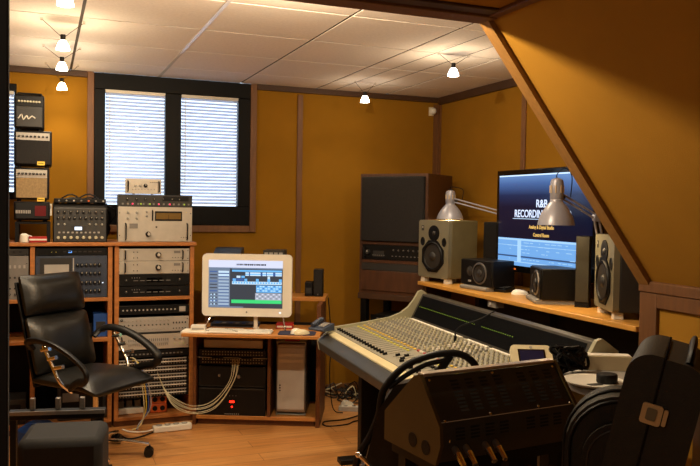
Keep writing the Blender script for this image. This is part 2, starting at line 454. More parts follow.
# ---------------------------------------------------------------- rack cabinets
YR = 5.25           # front plane of the racks
def cabinet(label, xs, x_off, shelves, top):
    t = thing('rack_cabinet', label, 'cabinet', (x_off, YR, 0), 0, None)
    x0, x1 = xs[0], xs[-1]; dp = .42
    for i, x in enumerate(xs):
        a = x - .014 if 0 < i < len(xs)-1 else (x if i == 0 else x - .028)
        b = MB(); b.box(a - x_off, a + .028 - x_off, 0, dp, .04, top - .025, 'rackwood'); part('side_panel', b, t, bevel=.002)
    for (a, c, z) in shelves:
        b = MB(); b.box(a + .0145 - x_off, c - .0145 - x_off, .001, dp - .002, z - .024, z, 'rackwood'); part('shelf', b, t, bevel=.002)
    b = MB(); b.box(x0 - .012 - x_off, x1 + .012 - x_off, -.015, dp, top - .025, top, 'rackwood'); part('top', b, t, bevel=.004)
    b = MB(); b.box(x0 - x_off, x1 - x_off, .012, dp, 0, .04, 'deskdark'); part('plinth', b, t)
    b = MB(); b.box(x0 + .003 - x_off, x1 - .003 - x_off, dp - .012, dp, .04, top - .026, 'blackmatte'); part('dark_backing', b, t)  # open back; black sheet added so the inside reads as shade
    return t
TOP = 1.228
cabinet('wide wooden rack cabinet behind the office chair', [-.85, -.062, .424], -.2, [(-.85, -.062, .06), (-.062, .424, .06), (-.85, -.062, .866), (-.062, .424, .866), (-.85, -.062, .60), (-.062, .424, .60)], TOP)
cabinet('narrow wooden rack cabinet next to the computer desk', [.438, .958], .7, [(.438, .958, .06), (.438, .958, .862)], TOP)

def unit(label, cat, x0, x1, z0, z1, face, group=None, name='rack_unit', yf=YR + .004, dp=.30, ears=True, case='dkgrey'):
    t = thing(name, label, cat, ((x0+x1)/2, yf, z0), 0, group)
    w, h = x1 - x0, z1 - z0
    b = MB(); b.box(-w/2, w/2, 0, .006, 0, h, face)
    if ears:
        for s in (-1, 1):
            for q in (.18, .82):
                b.cyl((s*(w/2 - .010), -.0015, h*q), (s*(w/2 - .010), .001, h*q), .0035, 'black', n=8)
    part('front_panel', b, t, bevel=.0012)
    b = MB(); b.box(-w/2 + .018, w/2 - .018, .0065, dp, .002, h - .002, case); part('case', b, t)
    t['_w'] = w; t['_h'] = h
    return t
def U(t): return t['_w'], t['_h']
def kn(t, u, v, r, key='kgrey', h=None, mark='white'):
    w, hh = U(t); return knob(t, (u - .5)*w, v*hh, r, h or r*1.3, key, 0, mark)
def disp(t, u0, v0, u1, v1, key, name='display', dy=.002):
    w, h = U(t); b = MB(); b.box((u0-.5)*w, (u1-.5)*w, -dy, -.0002, v0*h, v1*h, key); return part(name, b, t)
def led(t, u, v, key, r=.003):
    w, h = U(t); b = MB(); b.lathe([(r, 0), (r*.8, -r), (.0001, -r*1.3)], ((u-.5)*w, 0, v*h), (0, 1, 0), key, n=8); return part('indicator_light', b, t)
def handle(t, u, key='black', v0=.15, v1=.85, d=.028):
    w, h = U(t); x = (u-.5)*w; b = MB()
    b.tube([(x, 0, v0*h), (x, -d*.9, v0*h + .004), (x, -d, v0*h + .012), (x, -d, v1*h - .012), (x, -d*.9, v1*h - .004), (x, 0, v1*h)], .0045, key, n=8)
    return part('handle', b, t)
def row(t, u0, u1, v, n, bw, bh, key, name='button_row', dy=.003):
    w, h = U(t); b = MB()
    for i in range(n):
        x = (u0 + (u1-u0)*(i/(n-1) if n > 1 else 0) - .5)*w; z = v*h
        b.box(x - bw/2, x + bw/2, -dy, -.0002, z - bh/2, z + bh/2, key)
    return part(name, b, t)
def jacks(t, u0, u1, v, n, r=.0045, key='black'):
    w, h = U(t); b = MB()
    for i in range(n):
        x = (u0 + (u1-u0)*i/(n-1) - .5)*w
        b.cyl((x, -.003, v*h), (x, .001, v*h), r, key, n=8)
    return part('socket_row', b, t)

# ---- right cabinet, on its top: silver stack
x0, x1 = 0.458, 0.942
z1, z2, z3 = 1.463, 1.543, 1.648
t = unit('large silver rack preamp with amber meter window on the rack cabinet top', 'audio unit', x0, x1, TOP + .003, z1, 'silver')
disp(t, .49, .60, .86, .88, 'black', 'meter_frame'); disp(t, .505, .65, .845, .83, 'lens', 'meter', .003)
b = MB(); b.box(-.001, .001, -.0036, -.003, 0, .03, 'black'); part('meter_divider', b, t, loc=((.675-.5)*U(t)[0], 0, .65*U(t)[1]))
kn(t, .40, .22, .017, 'black'); kn(t, .405, .22, .0115, 'silver', h=.030)
for u in (.13, .25):
    for v in (.84, .67): kn(t, u, v, .0085, 'kgrey')
for v in (.86, .74): kn(t, .38, v, .007, 'steel')
handle(t, .10, v0=.06, v1=.52); handle(t, .93, v0=.06, v1=.52); handle(t, .455, v0=.62, v1=.90, d=.012)
disp(t, .15, .38, .26, .52, 'grey', 'badge'); 
w_, h_ = U(t); b = MB(); pts = []
for i in range(10):
    r_ = .009 if i % 2 == 0 else .004; a_ = math.pi/2 + i*math.pi/5; pts.append((r_*math.cos(a_), r_*math.sin(a_)))
b.prism(pts, 'y', -.0015, 0, 'black'); part('star_emblem', b, t, loc=((.51-.5)*w_, 0, .42*h_))
led(t, .92, .86, 'led_y'); row(t, .85, .92, .12, 3, .006, .004, 'black')
t = unit('slim rack unit with pink and green lights on the silver preamp', 'audio unit', x0, x1, z1 + .002, z2, 'dkgrey')
for u, k in ((.19, 'led_pk'), (.30, 'led_g'), (.42, 'led_g'), (.54, 'led_pk'), (.69, 'led_pk'), (.89, 'led_g')): led(t, u, .22, k, .006)
for u in (.12, .24, .36, .48, .60, .72, .82): kn(t, u, .62, .008, 'black')
row(t, .06, .95, .22, 14, .012, .012, 'grey'); disp(t, .6, .5, .95, .9, 'black')
xa, xb = 0.502, 0.735
t = unit('small silver half-width box topmost on the silver rack stack', 'audio unit', xa, xb, z2 + .006, z3, 'silver', ears=False, dp=.2, case='silver')
for u in (.28, .42, .56): kn(t, u, .55, .009 if u < .5 else .013, 'black' if u > .5 else 'kgrey')
handle(t, .07, 'black'); handle(t, .93, 'black'); row(t, .70, .9, .78, 5, .006, .004, 'black', 'lettering'); row(t, .2, .8, .3, 8, .004, .004, 'black')
for s in (-1, 1):
    b = MB(); b.cyl((s*.06, .03, -.004), (s*.06, .03, 0), .008, 'black'); part('foot', b, t)

# ---- right cabinet, upper bay
xl, xr = .456, .926
zs = [0.86, 0.934, 1.015, 1.102, 1.185]
for i, (lab, v) in enumerate((('lower silver power amplifier with one round dial in the rack cabinet', 2), ('upper silver power amplifier with one round dial in the rack cabinet', 3))):
    t = unit(lab, 'amplifier', xl, xr, zs[v] + .001, zs[v+1] - .001, 'silver', 'pair of silver amplifiers', name='power_amplifier')
    kn(t, .56, .5, .019, 'black'); kn(t, .56, .5, .012, 'silver', h=.032)
    handle(t, .10); handle(t, .90)
    for u in (.22, .27):
        for v_ in (.25, .72): kn(t, u, v_, .0035, 'black', mark=None)
    disp(t, .78, .62, .87, .82, 'grey', 'badge'); row(t, .76, .88, .25, 4, .006, .004, 'black')
for i, (lab, v) in enumerate((('black one-space rack unit at the foot of the upper rack bay', 0), ('black one-space rack unit just under the silver amplifiers', 1))):
    t = unit(lab, 'audio unit', xl, xr, zs[v] + .003, zs[v+1] - .002, 'black', 'pair of black rack units')
    row(t, .25, .7, .45, 6, .03, .004, 'grey', 'label_strip'); disp(t, .40, .3, .62, .7, 'blackgloss')
    kn(t, .12, .5, .008, 'dkgrey'); kn(t, .86, .5, .008, 'dkgrey'); row(t, .2, .3, .7, 4, .004, .004, 'ltgrey')

# ---- right cabinet, lower bay
def z(py): return 0 + _zz(py)
_za, _zb = 0.813, 0.028
def _zz(py): return _za + (py - 304)/(420 - 304)*(_zb - _za)
t = unit('black patch unit with silver sockets at top of the lower rack bay', 'audio unit', xl, xr, z(314), z(305.5), 'black')
jacks(t, .08, .8, .5, 14, .006, 'ltgrey'); disp(t, .86, .2, .95, .8, 'ltgrey')
t = unit('grey line mixer with rows of small dials in the lower rack bay', 'mixer', xl, xr, z(333), z(317), 'ltgrey', name='rack_mixer')
for i in range(12):
    u = .10 + i*.055; kn(t, u, .80, .006, 'kgrey'); kn(t, u, .52, .005, 'black'); kn(t, u, .26, .005, 'kgrey')
kn(t, .06, .85, .009, 'black'); row(t, .78, .95, .6, 5, .008, .012, 'dkgrey'); row(t, .78, .95, .25, 5, .008, .006, 'black')
disp(t, .03, .0, .97, .08, 'dkgrey', 'lower_band')
t = unit('pale grey processor with a long slider panel in the lower rack bay', 'audio unit', xl, xr, z(349), z(334), 'silver')
disp(t, .14, .40, .72, .70, 'ltgrey', 'panel', .003); row(t, .16, .70, .62, 20, .003, .018, 'dkgrey', 'slider_row', .005); row(t, .16, .70, .30, 20, .003, .014, 'grey', 'slider_row', .005)
for u in (.80, .87, .93): kn(t, u, .65, .008, 'kgrey'); led(t, u, .3, 'led_g', .0025)
handle(t, .06, 'black')
t = unit('black slim unit under the pale grey processor', 'audio unit', xl, xr, z(357), z(350.5), 'black')
row(t, .1, .9, .5, 16, .012, .008, 'grey')
names = ['topmost', 'second from top', 'middle', 'second from bottom', 'lowest']
for i in range(5):
    t = unit('dark patchbay full of sockets, %s of the five in the rack cabinet' % names[i], 'patchbay', xl, xr, z(358.3 + (i+1)*7.8), z(358.8 + i*7.8), 'black', 'five patchbays in the lower rack bay', name='patchbay')
    jacks(t, .05, .95, .70, 24, .0042, 'steel'); jacks(t, .05, .95, .28, 24, .0042, 'steel'); disp(t, .03, .44, .97, .58, 'white', 'label_strip', .001); disp(t, .03, .86, .97, 1.0, 'ltgrey', 'label_strip', .001)

# bits at the foot of the bay
b = MB(); b.box(-.09, .09, 0, .10, 0, .04, 'white'); t = thing('power_adapter_strip', 'pale grey socket strip with plugs at the foot of the rack cabinet', 'power strip', (.545, 5.32, .062))
part('body', b, t, bevel=.005)
for i in range(3):
    b = MB(); b.box(-.02, .02, 0, .05, 0, .05, 'grey'); b.box(-.012, .012, .015, .035, .05, .06, 'dkgrey'); part('plug', b, t, loc=(-.055 + i*.055, .02, .041), bevel=.004)
for i, (zz, lab) in enumerate(((.0625, 'lower orange socket box in the foot of the rack cabinet'), (.1235, 'upper orange socket box in the foot of the rack cabinet'))):
    t = thing('socket_box', lab, 'socket box', (.735, 5.30, zz), 0, 'orange socket boxes')
    b = MB(); b.box(-.055, .055, 0, .10, 0, .06, 'orange'); part('body', b, t, bevel=.006)
    for s in (-.025, .025):
        b = MB(); b.cyl((s, -.002, .03), (s, .004, .03), .017, 'black', n=16); part('socket', b, t)

# ---- left cabinet gear
xl2, xr2 = -0.044, 0.39
t = unit('grey rack processor with glossy panel and dark dials behind the chair back', 'audio unit', xl2, xr2, .868, 1.14, 'bluegrey')
disp(t, .06, .05, .5, .95, 'dkgrey', 'glossy_panel'); disp(t, .12, .30, .46, .80, 'ltgrey', 'display', .003); disp(t, .515, .08, .53, .95, 'ltgrey', 'divider')
for v in (.78, .58, .36, .16):
    for i in range(6): kn(t, .58 + i*.062, v, .011, 'black')
led(t, .94, .35, 'led_w', .004)
t = unit('black slim unit on top of the grey rack processor behind the chair', 'audio unit', xl2, xr2, 1.144, 1.191, 'black')
led(t, .22, .45, 'led_y', .003); led(t, .28, .45, 'led_y', .003); row(t, .4, .9, .5, 8, .02, .008, 'dkgrey'); disp(t, .45, .35, .50, .6, 'led_b')
t = unit('pale rack unit at far left of the racks beside the black door edge', 'audio unit', -.56, -.085, .868, 1.143, 'grey')
row(t, .6, .95, .75, 7, .012, .02, 'ltgrey'); row(t, .6, .95, .5, 7, .012, .012, 'dkgrey'); row(t, .6, .95, .25, 7, .01, .01, 'black')
for i in range(4): kn(t, .7 + i*.07, .12, .007, 'black')
t = unit('dark slim unit above the pale rack unit at far left', 'audio unit', -.56, -.085, 1.149, 1.187, 'dkgrey')
row(t, .2, .9, .5, 10, .014, .008, 'black')
# lower left bay contents
t = unit('black effects unit below the middle shelf behind the chair', 'audio unit', -.04, .30, .602, .70, 'black', ears=False); row(t, .1, .9, .6, 8, .01, .01, 'grey'); kn(t, .9, .3, .01, 'dkgrey')
b = MB(); b.box(-.045, .045, 0, .2, 0, .15, 'blue'); b.box(-.03, .03, -.002, 0, .03, .10, 'dkgrey'); solo('storage_box', b, 'blue box on the rack shelf right of the chair back', 'box', loc=(.355, 5.29, .603), bevel=.004)
b = MB(); b.box(-.15, .15, 0, .25, 0, .24, 'dkgrey'); b.box(-.13, .13, -.004, 0, .03, .21, 'black'); b.box(-.12, -.02, -.006, -.004, .12, .18, 'grey'); solo('equipment_box', b, 'dark grey equipment box in the low bay behind the chair seat', 'box', loc=(.24, 5.29, .063), bevel=.006)
b = MB(); b.lathe([(.0001, 0), (.11, .005), (.135, .05), (.12, .11), (.06, .15), (.0001, .155)], (0, 0, 0), (0, 0, 1), 'blue', n=18); solo('blue_bag', b, 'blue crumpled bag on the floor at the foot of the left racks', 'bag', loc=(-.02, 4.98, .002))
b = MB(); b.box(-.2, .2, 0, .22, 0, .16, 'dkgrey'); b.box(-.17, .17, -.003, 0, .02, .13, 'black'); solo('equipment_case', b, 'dark case in the left low bay beside the door edge', 'case', loc=(-.30, 5.29, .063), bevel=.006)

# ---- black tabletop mixer on the left cabinet
xa, xb = 0.065, 0.383
t = thing('tabletop_mixer', 'black mixer full of dials standing on the left rack cabinet', 'mixer', ((xa+xb)/2, 5.25, TOP + .002))
w = xb - xa; h = 1.449 - TOP - .002
t['_w'] = w; t['_h'] = h
b = MB(); b.prism([(0, 0), (.14, 0), (.14, h + .03), (.06, h + .03), (.012, h)], 'x', -w/2, w/2, 'dkgrey'); part('body', b, t, bevel=.004)
b = MB(); b.box(-w/2 - .006, -w/2, -.004, .14, 0, h + .034, 'black'); b.box(w/2, w/2 + .006, -.004, .14, 0, h + .034, 'black'); part('side_cheeks', b, t, bevel=.003)
def onface(u, v): return ((u-.5)*w, .012*v - .001, v*h)
for v, n, r, k in ((.88, 8, .009, 'black'), (.70, 9, .009, 'black'), (.52, 8, .007, 'kgrey'), (.13, 8, .010, 'kpot')):
    for i in range(n):
        u = .08 + .84*i/(n-1)
        if v == .52 and .3 < u < .62: continue
        p = onface(u, v); link('knob', knob_mesh(r, r*1.3, k), t, p)
b = MB(); b.box(-.045, .045, -.003, .001, -.018, .018, 'dkgrey'); b.box(-.022, .022, -.004, -.003, -.010, .010, 'led_w'); part('display', b, t, loc=onface(.46, .40))
b = MB()
for i in range(10): b.box(-w*.42 + i*w*.084, -w*.42 + i*w*.084 + .012, -.004, 0, -.005, .005, 'ltgrey')
part('button_row', b, t, loc=onface(.5, .28))
b = MB(); b.box(-w/2, w/2, .0, .10, 0, .028, 'black'); 
t2 = thing('rack_strip', 'low black unit with coloured plugs lying on top of the black mixer', 'audio unit', ((xa+xb)/2, 5.275, TOP + .002 + h + .033)); part('body', b, t2, bevel=.003)
for i, k in enumerate(('grey', 'kgrey', 'ltgrey', 'grey', 'orange', 'grey', 'ltgrey')):
    b = MB(); b.cyl((0, -.012, .014), (0, .001, .014), .006, k, n=10); part('plug', b, t2, loc=(-w/2 + .03 + i*.045, 0, 0))
b = MB()
for i in range(9):
    xs_ = .33 + random.uniform(-.10, .10)
    b.tube([(xs_ - .18, 5.33 + i*.012, TOP + .24), (xs_ - .06, 5.33 + i*.01, TOP + .27 + random.uniform(-.02, .05)), (xs_ + .06, 5.35 + i*.012, TOP + .20), (.40 + i*.003, 5.42 + i*.012, TOP + .10), (.40, 5.44 + i*.012, TOP + .012)], .005, random.choice(['black', 'black', 'plastic', 'beigecable', 'dkgrey']), n=6, smooth=5)
solo('cable_bundle', b, 'bundle of dark cables draped between black mixer and silver stack', 'cables', kind='stuff')
b = MB(); b.box(-.014, .014, 0, .02, 0, .075, 'white'); b.box(-.010, .010, -.001, 0, .045, .065, 'ltgrey'); solo('receiver', b, 'small white upright receiver at the left end of the black mixer', 'receiver', loc=(xa - .026, 5.30, TOP + .17), bevel=.003)

# ---- amplifier stack on the left cabinet
ZS = 1.356
t = thing('metal_stand', 'low black metal stand carrying the amplifier stack', 'stand', (-.060, 5.27, TOP + .001))
b = MB(); b.box(-.105, .105, 0, .33, ZS - TOP - .013, ZS - TOP - .002, 'black'); part('top_plate', b, t)
for sx in (-.093, .093):
    for sy in (.015, .315):
        b = MB(); b.box(sx - .011, sx + .011, sy - .011, sy + .011, 0, ZS - TOP - .0135, 'black'); part('leg', b, t)
def amp(label, xr_, zb, zt, grl, panel, ph, lgroup=None, logo=True):
    x_l = -.172
    t = thing('guitar_amplifier', label, 'amplifier', ((x_l + xr_)/2, 5.275, zb), 0, 'stacked amplifiers on the left rack'); w = xr_ - x_l; h = zt - zb
    b = MB(); b.box(-w/2, w/2, .012, .26, .012, h, 'black'); part('cabinet', b, t, bevel=.008)
    b = MB(); b.box(-w/2 + .014, w/2 - .014, .0, .0115, .022, h - ph - .012, grl); part('grille', b, t, bevel=.002)
    if panel:
        b = MB(); b.box(-w/2 + .014, w/2 - .014, .002, .0115, h - ph - .010, h - .014, panel); part('control_panel', b, t)
        for i in range(8): link('knob', knob_mesh(.0075, .012, 'black' if panel != 'black' else 'kpot'), t, (-w/2 + .03 + i*(w - .06)/7, .002, h - ph/2 - .012))
    for sx in (-1, 1):
        b = MB(); b.cyl((sx*(w/2 - .03), .05, 0), (sx*(w/2 - .03), .05, .0125), .014, 'black'); part('foot', b, t)
    return t, w, h
def zz(py, px=30): return ZS + 0
Zs = [1.356, 1.49, 1.518, 1.702, 1.717, 1.935, 1.951, 2.158]
XA = 0.052
t, w, h = amp('low black amplifier head with dim red panel, bottom of the stack', XA - .01, Zs[0], Zs[1] - .004, 'blackmatte', None, .0)
b = MB(); b.box(w/2 - .09, w/2 - .025, -.002, -.0002, h*.3, h*.8, 'redglow'); part('red_panel', b, t)
b = MB()
for i in range(9): b.box(-w/2 + .012 + i*.010, -w/2 + .018 + i*.010, -.003, -.0002, h*.42, h*.58, 'ltgrey')
part('button_row', b, t)
t, w, h = amp('tan-fronted guitar amplifier with silver dial panel, second from bottom of the stack', XA - .015, Zs[1] - .003, Zs[3], 'tan', 'ltgrey', .055)
t, w, h = amp('black guitar amplifier with pale dial panel, second from top of the stack', XA, Zs[3] + .001, Zs[5], 'grille', 'ltgrey', .05)
t, w, h = amp('black amplifier head with pale script badge, topmost of the stack', XA - .045, Zs[5] + .001, Zs[7], 'dkgrey', 'black', .06)
b = MB(); b.tube([(-.05, 0, 0), (-.03, 0, .025), (-.02, 0, -.005), (0, 0, .02), (.01, 0, 0), (.03, 0, .018), (.05, 0, .004)], .004, 'white', n=6, smooth=4); part('script_badge', b, t, loc=(-w/2 + .075, -.003, h*.32))
b = MB(); b.tube([(-.08, .13, 0), (-.07, .13, .022), (.07, .13, .022), (.08, .13, 0)], .008, 'black', n=8); part('handle', b, t, loc=(0, 0, h))
for py, lab in ((163.5, 'upper'), (199.5, 'lower')):
    b = MB(); b.box(-.022, .022, 0, .002, -.012, .012, 'yellow'); b.box(-.016, .016, -.0006, 0, -.002, .002, 'black')
    solo('paper_tag', b, 'small yellow tag on the amplifier stack, %s of two' % lab, 'tag', loc=(-0.013, 5.270, 1.729 if lab == 'upper' else 1.5))
# clutter on the cabinet in front of the stand
b = MB(); b.box(-.052, .052, -.03, .03, 0, .035, 'red'); b.box(-.052, .052, -.032, -.03, .012, .022, 'white'); solo('red_box', b, 'small red box on the left rack cabinet under the amplifiers', 'box', loc=(-0.029, 5.262, TOP + .001), bevel=.003)
b = MB(); b.lathe([(.0001, 0), (.028, 0), (.030, .01), (.026, .045), (.012, .055), (.0001, .056)], (0, 0, 0), (0, 0, 1), 'white', n=16); b.tube([(.028, 0, .012), (.045, 0, .02), (.042, 0, .038), (.025, 0, .042)], .004, 'white', n=6); solo('white_cup', b, 'white cup left of the red box under the amplifiers', 'cup', loc=(-0.1 - .01, 5.262, TOP + .001))
b = MB(); b.box(-.05, .03, -.02, .03, 0, .022, 'grey'); b.cyl((-.03, 0, .022), (-.03, 0, .04), .012, 'kpot'); b.cyl((.005, 0, .022), (.005, 0, .036), .010, 'kpot'); solo('effects_pedal', b, 'small grey pedal beside the white cup at the black door edge', 'pedal', loc=(-.225, 5.265, TOP + .001), bevel=.003)
# black telephone at the right end of the silver stack
t = thing('telephone', 'dark telephone on the rack cabinet at right of silver stack', 'telephone', (.905, 5.50, TOP + .001))
b = MB(); b.prism([(-.07, 0), (.07, 0), (.07, .05), (-.07, .025)], 'x', -.05, .055, 'bluegrey'); part('base', b, t, bevel=.005)
b = MB(); b.tube([(-.03, -.07, .045), (-.03, -.04, .060), (-.03, .04, .076), (-.03, .07, .068)], .016, 'plastic', n=8, smooth=4); part('handset', b, t)
# ---------------------------------------------------------------- computer desk (turned towards the room)
DO = Vector((.828, 4.909, 0)); DA = -24
_cu, _su = math.cos(rad(24)), math.sin(rad(24))
def DP(u, v, z): return (DO.x + _cu*u + _su*v, DO.y - _su*u + _cu*v, z)
t = thing('computer_desk', 'wooden computer desk with keyboard tray and raised back shelf', 'desk', tuple(DO), DA)
WD = .872
b = MB(); b.box(-.012, WD, 0, .46, .640, .662, 'deskwood'); part('keyboard_tray', b, t, bevel=.004)
def dpart(n, *a, key='deskdark'): 
    b = MB(); b.box(*a, key); return part(n, b, t, bevel=.002)
dpart('side_panel', 0, .024, .27, .72, 0, .639)
dpart('side_panel', WD - .04, WD - .012, .27, .76, 0, .826)
dpart('divider', .505, .527, .27, .72, .066, .639)
dpart('bottom_shelf', .0245, WD - .0405, .275, .72, .04, .065, key='deskwood')
dpart('plinth', .03, WD - .05, .30, .32, 0, .0395)
dpart('dark_backing', .0245, WD - .0405, .722, .735, .0, .639, key='blackmatte')
dpart('back_shelf', .03, WD, .47, .76, .8265, .85, key='deskwood')
dpart('back_post', .03, .055, .48, .72, .6625, .826)
def place(t, loc, rz=DA):
    t.location = loc; t.rotation_euler = (0, 0, rad(rz)); return t
def dz(py): return _da + (py - 340)/(420 - 340)*(_db - _da)
_da, _db = 0.574, 0.03
UW = .455
def du(label, cat, py0, py1, face, **k):
    z0, z1 = dz(py1), dz(py0)
    t = unit(label, cat, -UW/2, UW/2, z0, z1, face, **k); return place(t, DP(.265, .285, z0))
t = du('black patchbay below the keyboard tray, upper of two', 'patchbay', 349.5, 356, 'black', group='patchbays in the computer desk', name='patchbay'); jacks(t, .06, .94, .7, 22, .0042, 'steel'); jacks(t, .06, .94, .28, 22, .0042, 'steel')
t = du('black patchbay below the keyboard tray, lower of two', 'patchbay', 357, 364, 'black', group='patchbays in the computer desk', name='patchbay'); jacks(t, .06, .94, .7, 22, .0042, 'steel'); jacks(t, .06, .94, .28, 22, .0042, 'steel'); row(t, .06, .94, .95, 3, .12, .004, 'ltgrey', 'label_strip')
t = du('plain black rack drawer with one round lock in the computer desk', 'blank panel', 366, 386.5, 'black', name='blank_panel'); kn(t, .60, .52, .012, 'steel', mark=None); kn(t, .31, .56, .009, 'steel', mark=None); disp(t, .03, .04, .97, .06, 'dkgrey', 'seam')
t = du('black power amplifier with a glowing red light at the desk foot', 'amplifier', 387.5, 415, 'black', name='power_amplifier'); led(t, .50, .32, 'led_r', .006); disp(t, .465, .47, .535, .54, 'led_r', 'red_sign'); disp(t, .03, .95, .97, .985, 'dkgrey', 'seam'); jacks(t, .40, .60, .06, 8, .003, 'ltgrey'); row(t, .42, .56, .72, 4, .004, .004, 'grey')
b = MB(); b.box(-.20, .20, 0, .24, 0, .055, 'ltgrey'); b.prism([(-.055, -.004), (.055, -.004), (.035, -.03), (-.035, -.03)], 'y', -.004, .06, 'black')
z0 = dz(348.5)
solo('rack_light_box', b, 'flat grey box with dark bracket right under the keyboard tray', 'box', loc=DP(.265, .31, z0), rot=(0, 0, rad(DA)), bevel=.003)

# tower computer in the right bay
t = thing('tower_computer', 'silver aluminium tower computer in the right bay of the desk', 'computer', DP(.66, .295, .066), DA)
w, h, d = .206, .492, .40
b = MB(); b.box(-w/2, w/2, .01, d, .022, h, 'steel'); part('case', b, t, bevel=.014)
b = MB(); b.box(-w/2 + .012, w/2 - .012, .004, .0095, .045, h - .03, 'ltgrey'); part('front_mesh', b, t, bevel=.002)
for zz_ in (.405, .365):
    b = MB(); b.box(-w/2 + .02, w/2 - .02, .0005, .0035, zz_, zz_ + .022, 'silver'); part('drive_door', b, t, bevel=.001)
b = MB(); b.lathe([(.006, 0), (.005, -.003), (.0001, -.003)], (0, 0, 0), (0, 1, 0), 'ltgrey', n=12); part('power_button', b, t, loc=(-w/2 + .03, .0035, .235))
for q in range(3):
    b = MB(); b.box(-.005, .005, 0, .003, -.004, .004, 'black'); part('port', b, t, loc=(-w/2 + .03, .0005, .21 - q*.018))
for zz_ in (0, 1):
    b = MB()
    zb = .012 if zz_ == 0 else h + .012
    for s in (-1, 1): b.box(s*(w/2 - .006) - .004, s*(w/2 - .006) + .004, .015, d - .01, min(zb, .022 if zz_ == 0 else h - .01), max(zb, .022 if zz_ == 0 else h - .01), 'steel')
    b.box(-w/2 + .002, w/2 - .002, .015, .06, zb - .006, zb, 'steel'); b.box(-w/2 + .002, w/2 - .002, d - .06, d - .01, zb - .006, zb, 'steel')
    b.box(-w/2 + .002, -w/2 + .01, .015, .06, 0 if zz_ == 0 else zb - .006, zb, 'steel') if zz_ == 0 else None
    b.box(w/2 - .01, w/2 - .002, .015, .06, 0, zb, 'steel') if zz_ == 0 else None
    part('carry_handle', b, t, bevel=.002)
b = MB(); b.box(-.05, .05, 0, .15, 0, .012, 'red'); b.box(-.048, .048, .002, .148, .003, .009, 'paper'); solo('thin_book', b, 'thin reddish booklet lying on top of the tower computer', 'book', loc=DP(.665, .33, .066 + h + .013), rot=(0, 0, rad(DA + 6)))

# display
t = thing('computer_monitor', 'white framed wide computer display showing an audio editing screen', 'monitor', DP(.372, .20, .663), DA)
zb = 0.75 - .663; zt = 1.161 - .663; w = .594; hh = zt - zb
b = MB()
def rrect(x0, x1, z0, z1, r, n=6):
    o = []
    for cx, cz, a0 in ((x1 - r, z1 - r, 0), (x0 + r, z1 - r, 90), (x0 + r, z0 + r, 180), (x1 - r, z0 + r, 270)):
        for i in range(n + 1):
            a = rad(a0 + 90*i/n); o.append((cx + r*math.cos(a), cz + r*math.sin(a)))
    return o
b.prism(rrect(-w/2, w/2, zb, zt, .028), 'y', 0, .035, 'white'); part('frame', b, t, bevel=.004)
sx0, sx1 = -w/2 + .043, w/2 - .060; sz0, sz1 = zb + .056, zt - .040
sw, sh = sx1 - sx0, sz1 - sz0
b = MB()
def sq(px0, py0, px1, py1, key, lay):
    X0 = sx0 + (px0 - 85)/477*sw; X1 = sx0 + (px1 - 85)/477*sw; Z1 = sz1 - (py0 - 65)/310*sh; Z0 = sz1 - (py1 - 65)/310*sh; y = -.0006 - lay*.0004
    b.quad((X0, y, Z0), (X1, y, Z0), (X1, y, Z1), (X0, y, Z1), key)
sq(85, 65, 562, 375, 's_bg', 0); sq(85, 65, 562, 113, 's_title', 1); sq(85, 113, 562, 122, 's_side', 1)
rnd = random.Random(3)
xx = 265
while xx < 455: 
    ww = rnd.uniform(5, 13); sq(xx, 87, xx + ww, 98, 's_dark', 2); xx += ww + rnd.uniform(2, 5)
sq(85, 118, 222, 372, 's_side', 1)
for i in range(11):
    y = 135 + i*21; sq(148, y, 216, y + 13, 's_pale' if i in (0, 1) else 's_line', 2); sq(150, y + 14, 216, y + 18, 's_mid', 2); sq(92, y + 2, 140, y + 9, 's_bg' if i % 3 else 's_mid', 2)
    if i > 6: sq(98, y + 4, 106, y + 12, 's_pale', 3); sq(118, y + 3, 128, y + 11, 's_pale', 3)
sq(222, 118, 233, 372, 's_bg', 2)
sq(236, 127, 556, 139, 's_blue', 2)
sq(322, 142, 556, 165, 's_pale', 2); sq(322, 152, 556, 158, 's_blue', 3)
for x0_, x1_ in ((345, 352), (420, 432), (455, 460), (500, 515)): sq(x0_, 142, x1_, 165, 's_mid', 4)
sq(265, 165, 290, 179, 's_pale', 2); sq(296, 165, 318, 179, 's_blue', 2); sq(465, 168, 480, 184, 's_pale', 2)
sq(236, 182, 312, 200, 's_mid', 2)
for x0_ in (242, 316, 390, 464, 538): sq(x0_, 184, x0_ + 18, 204, 's_blue', 3)
sq(236, 202, 556, 221, 's_pale', 2)
for i in range(18): sq(240 + i*17.6, 205, 251 + i*17.6, 216, 's_blue', 3)
sq(392, 226, 556, 272, 's_blue', 2); sq(386, 276, 556, 322, 's_grey', 2)
for r_ in range(3):
    for i in range(9): sq(398 + i*17.5, 230 + r_*14, 410 + i*17.5, 236 + r_*14, 's_pale' if (i + r_) % 3 else 's_mid', 3); sq(394 + i*17.8, 281 + r_*14, 404 + i*17.8, 287 + r_*14, 's_side' if (i + r_) % 2 else 's_title', 3)
sq(232, 321, 556, 344, 's_green', 2); sq(232, 345, 556, 372, 's_bg', 2); sq(85, 366, 310, 374, 's_side', 3)
part('screen', b, t)
b = MB(); b.lathe([(.0055, 0), (.0055, -.001), (.0001, -.001)], (0, 0, 0), (0, 1, 0), 'grey', n=14); b.box(.0005, .003, -.001, 0, .005, .009, 'grey', rot=(0, rad(25), 0)); part('emblem', b, t, loc=(.0, 0, zb + .028))
b = MB(); b.lathe([(.006, 0), (.006, -.0012), (.0001, -.0012)], (0, 0, 0), (0, 1, 0), 'led_w', n=12); part('power_light', b, t, loc=(w/2 - .075, 0, zb + .028))
b = MB(); b.box(-.013, .013, .002, .012, .0, zb + .03, 'white'); b.box(-.02, .02, .012, .034, .0, .01, 'white'); part('middle_leg', b, t, loc=(.055, .036, 0), bevel=.002)
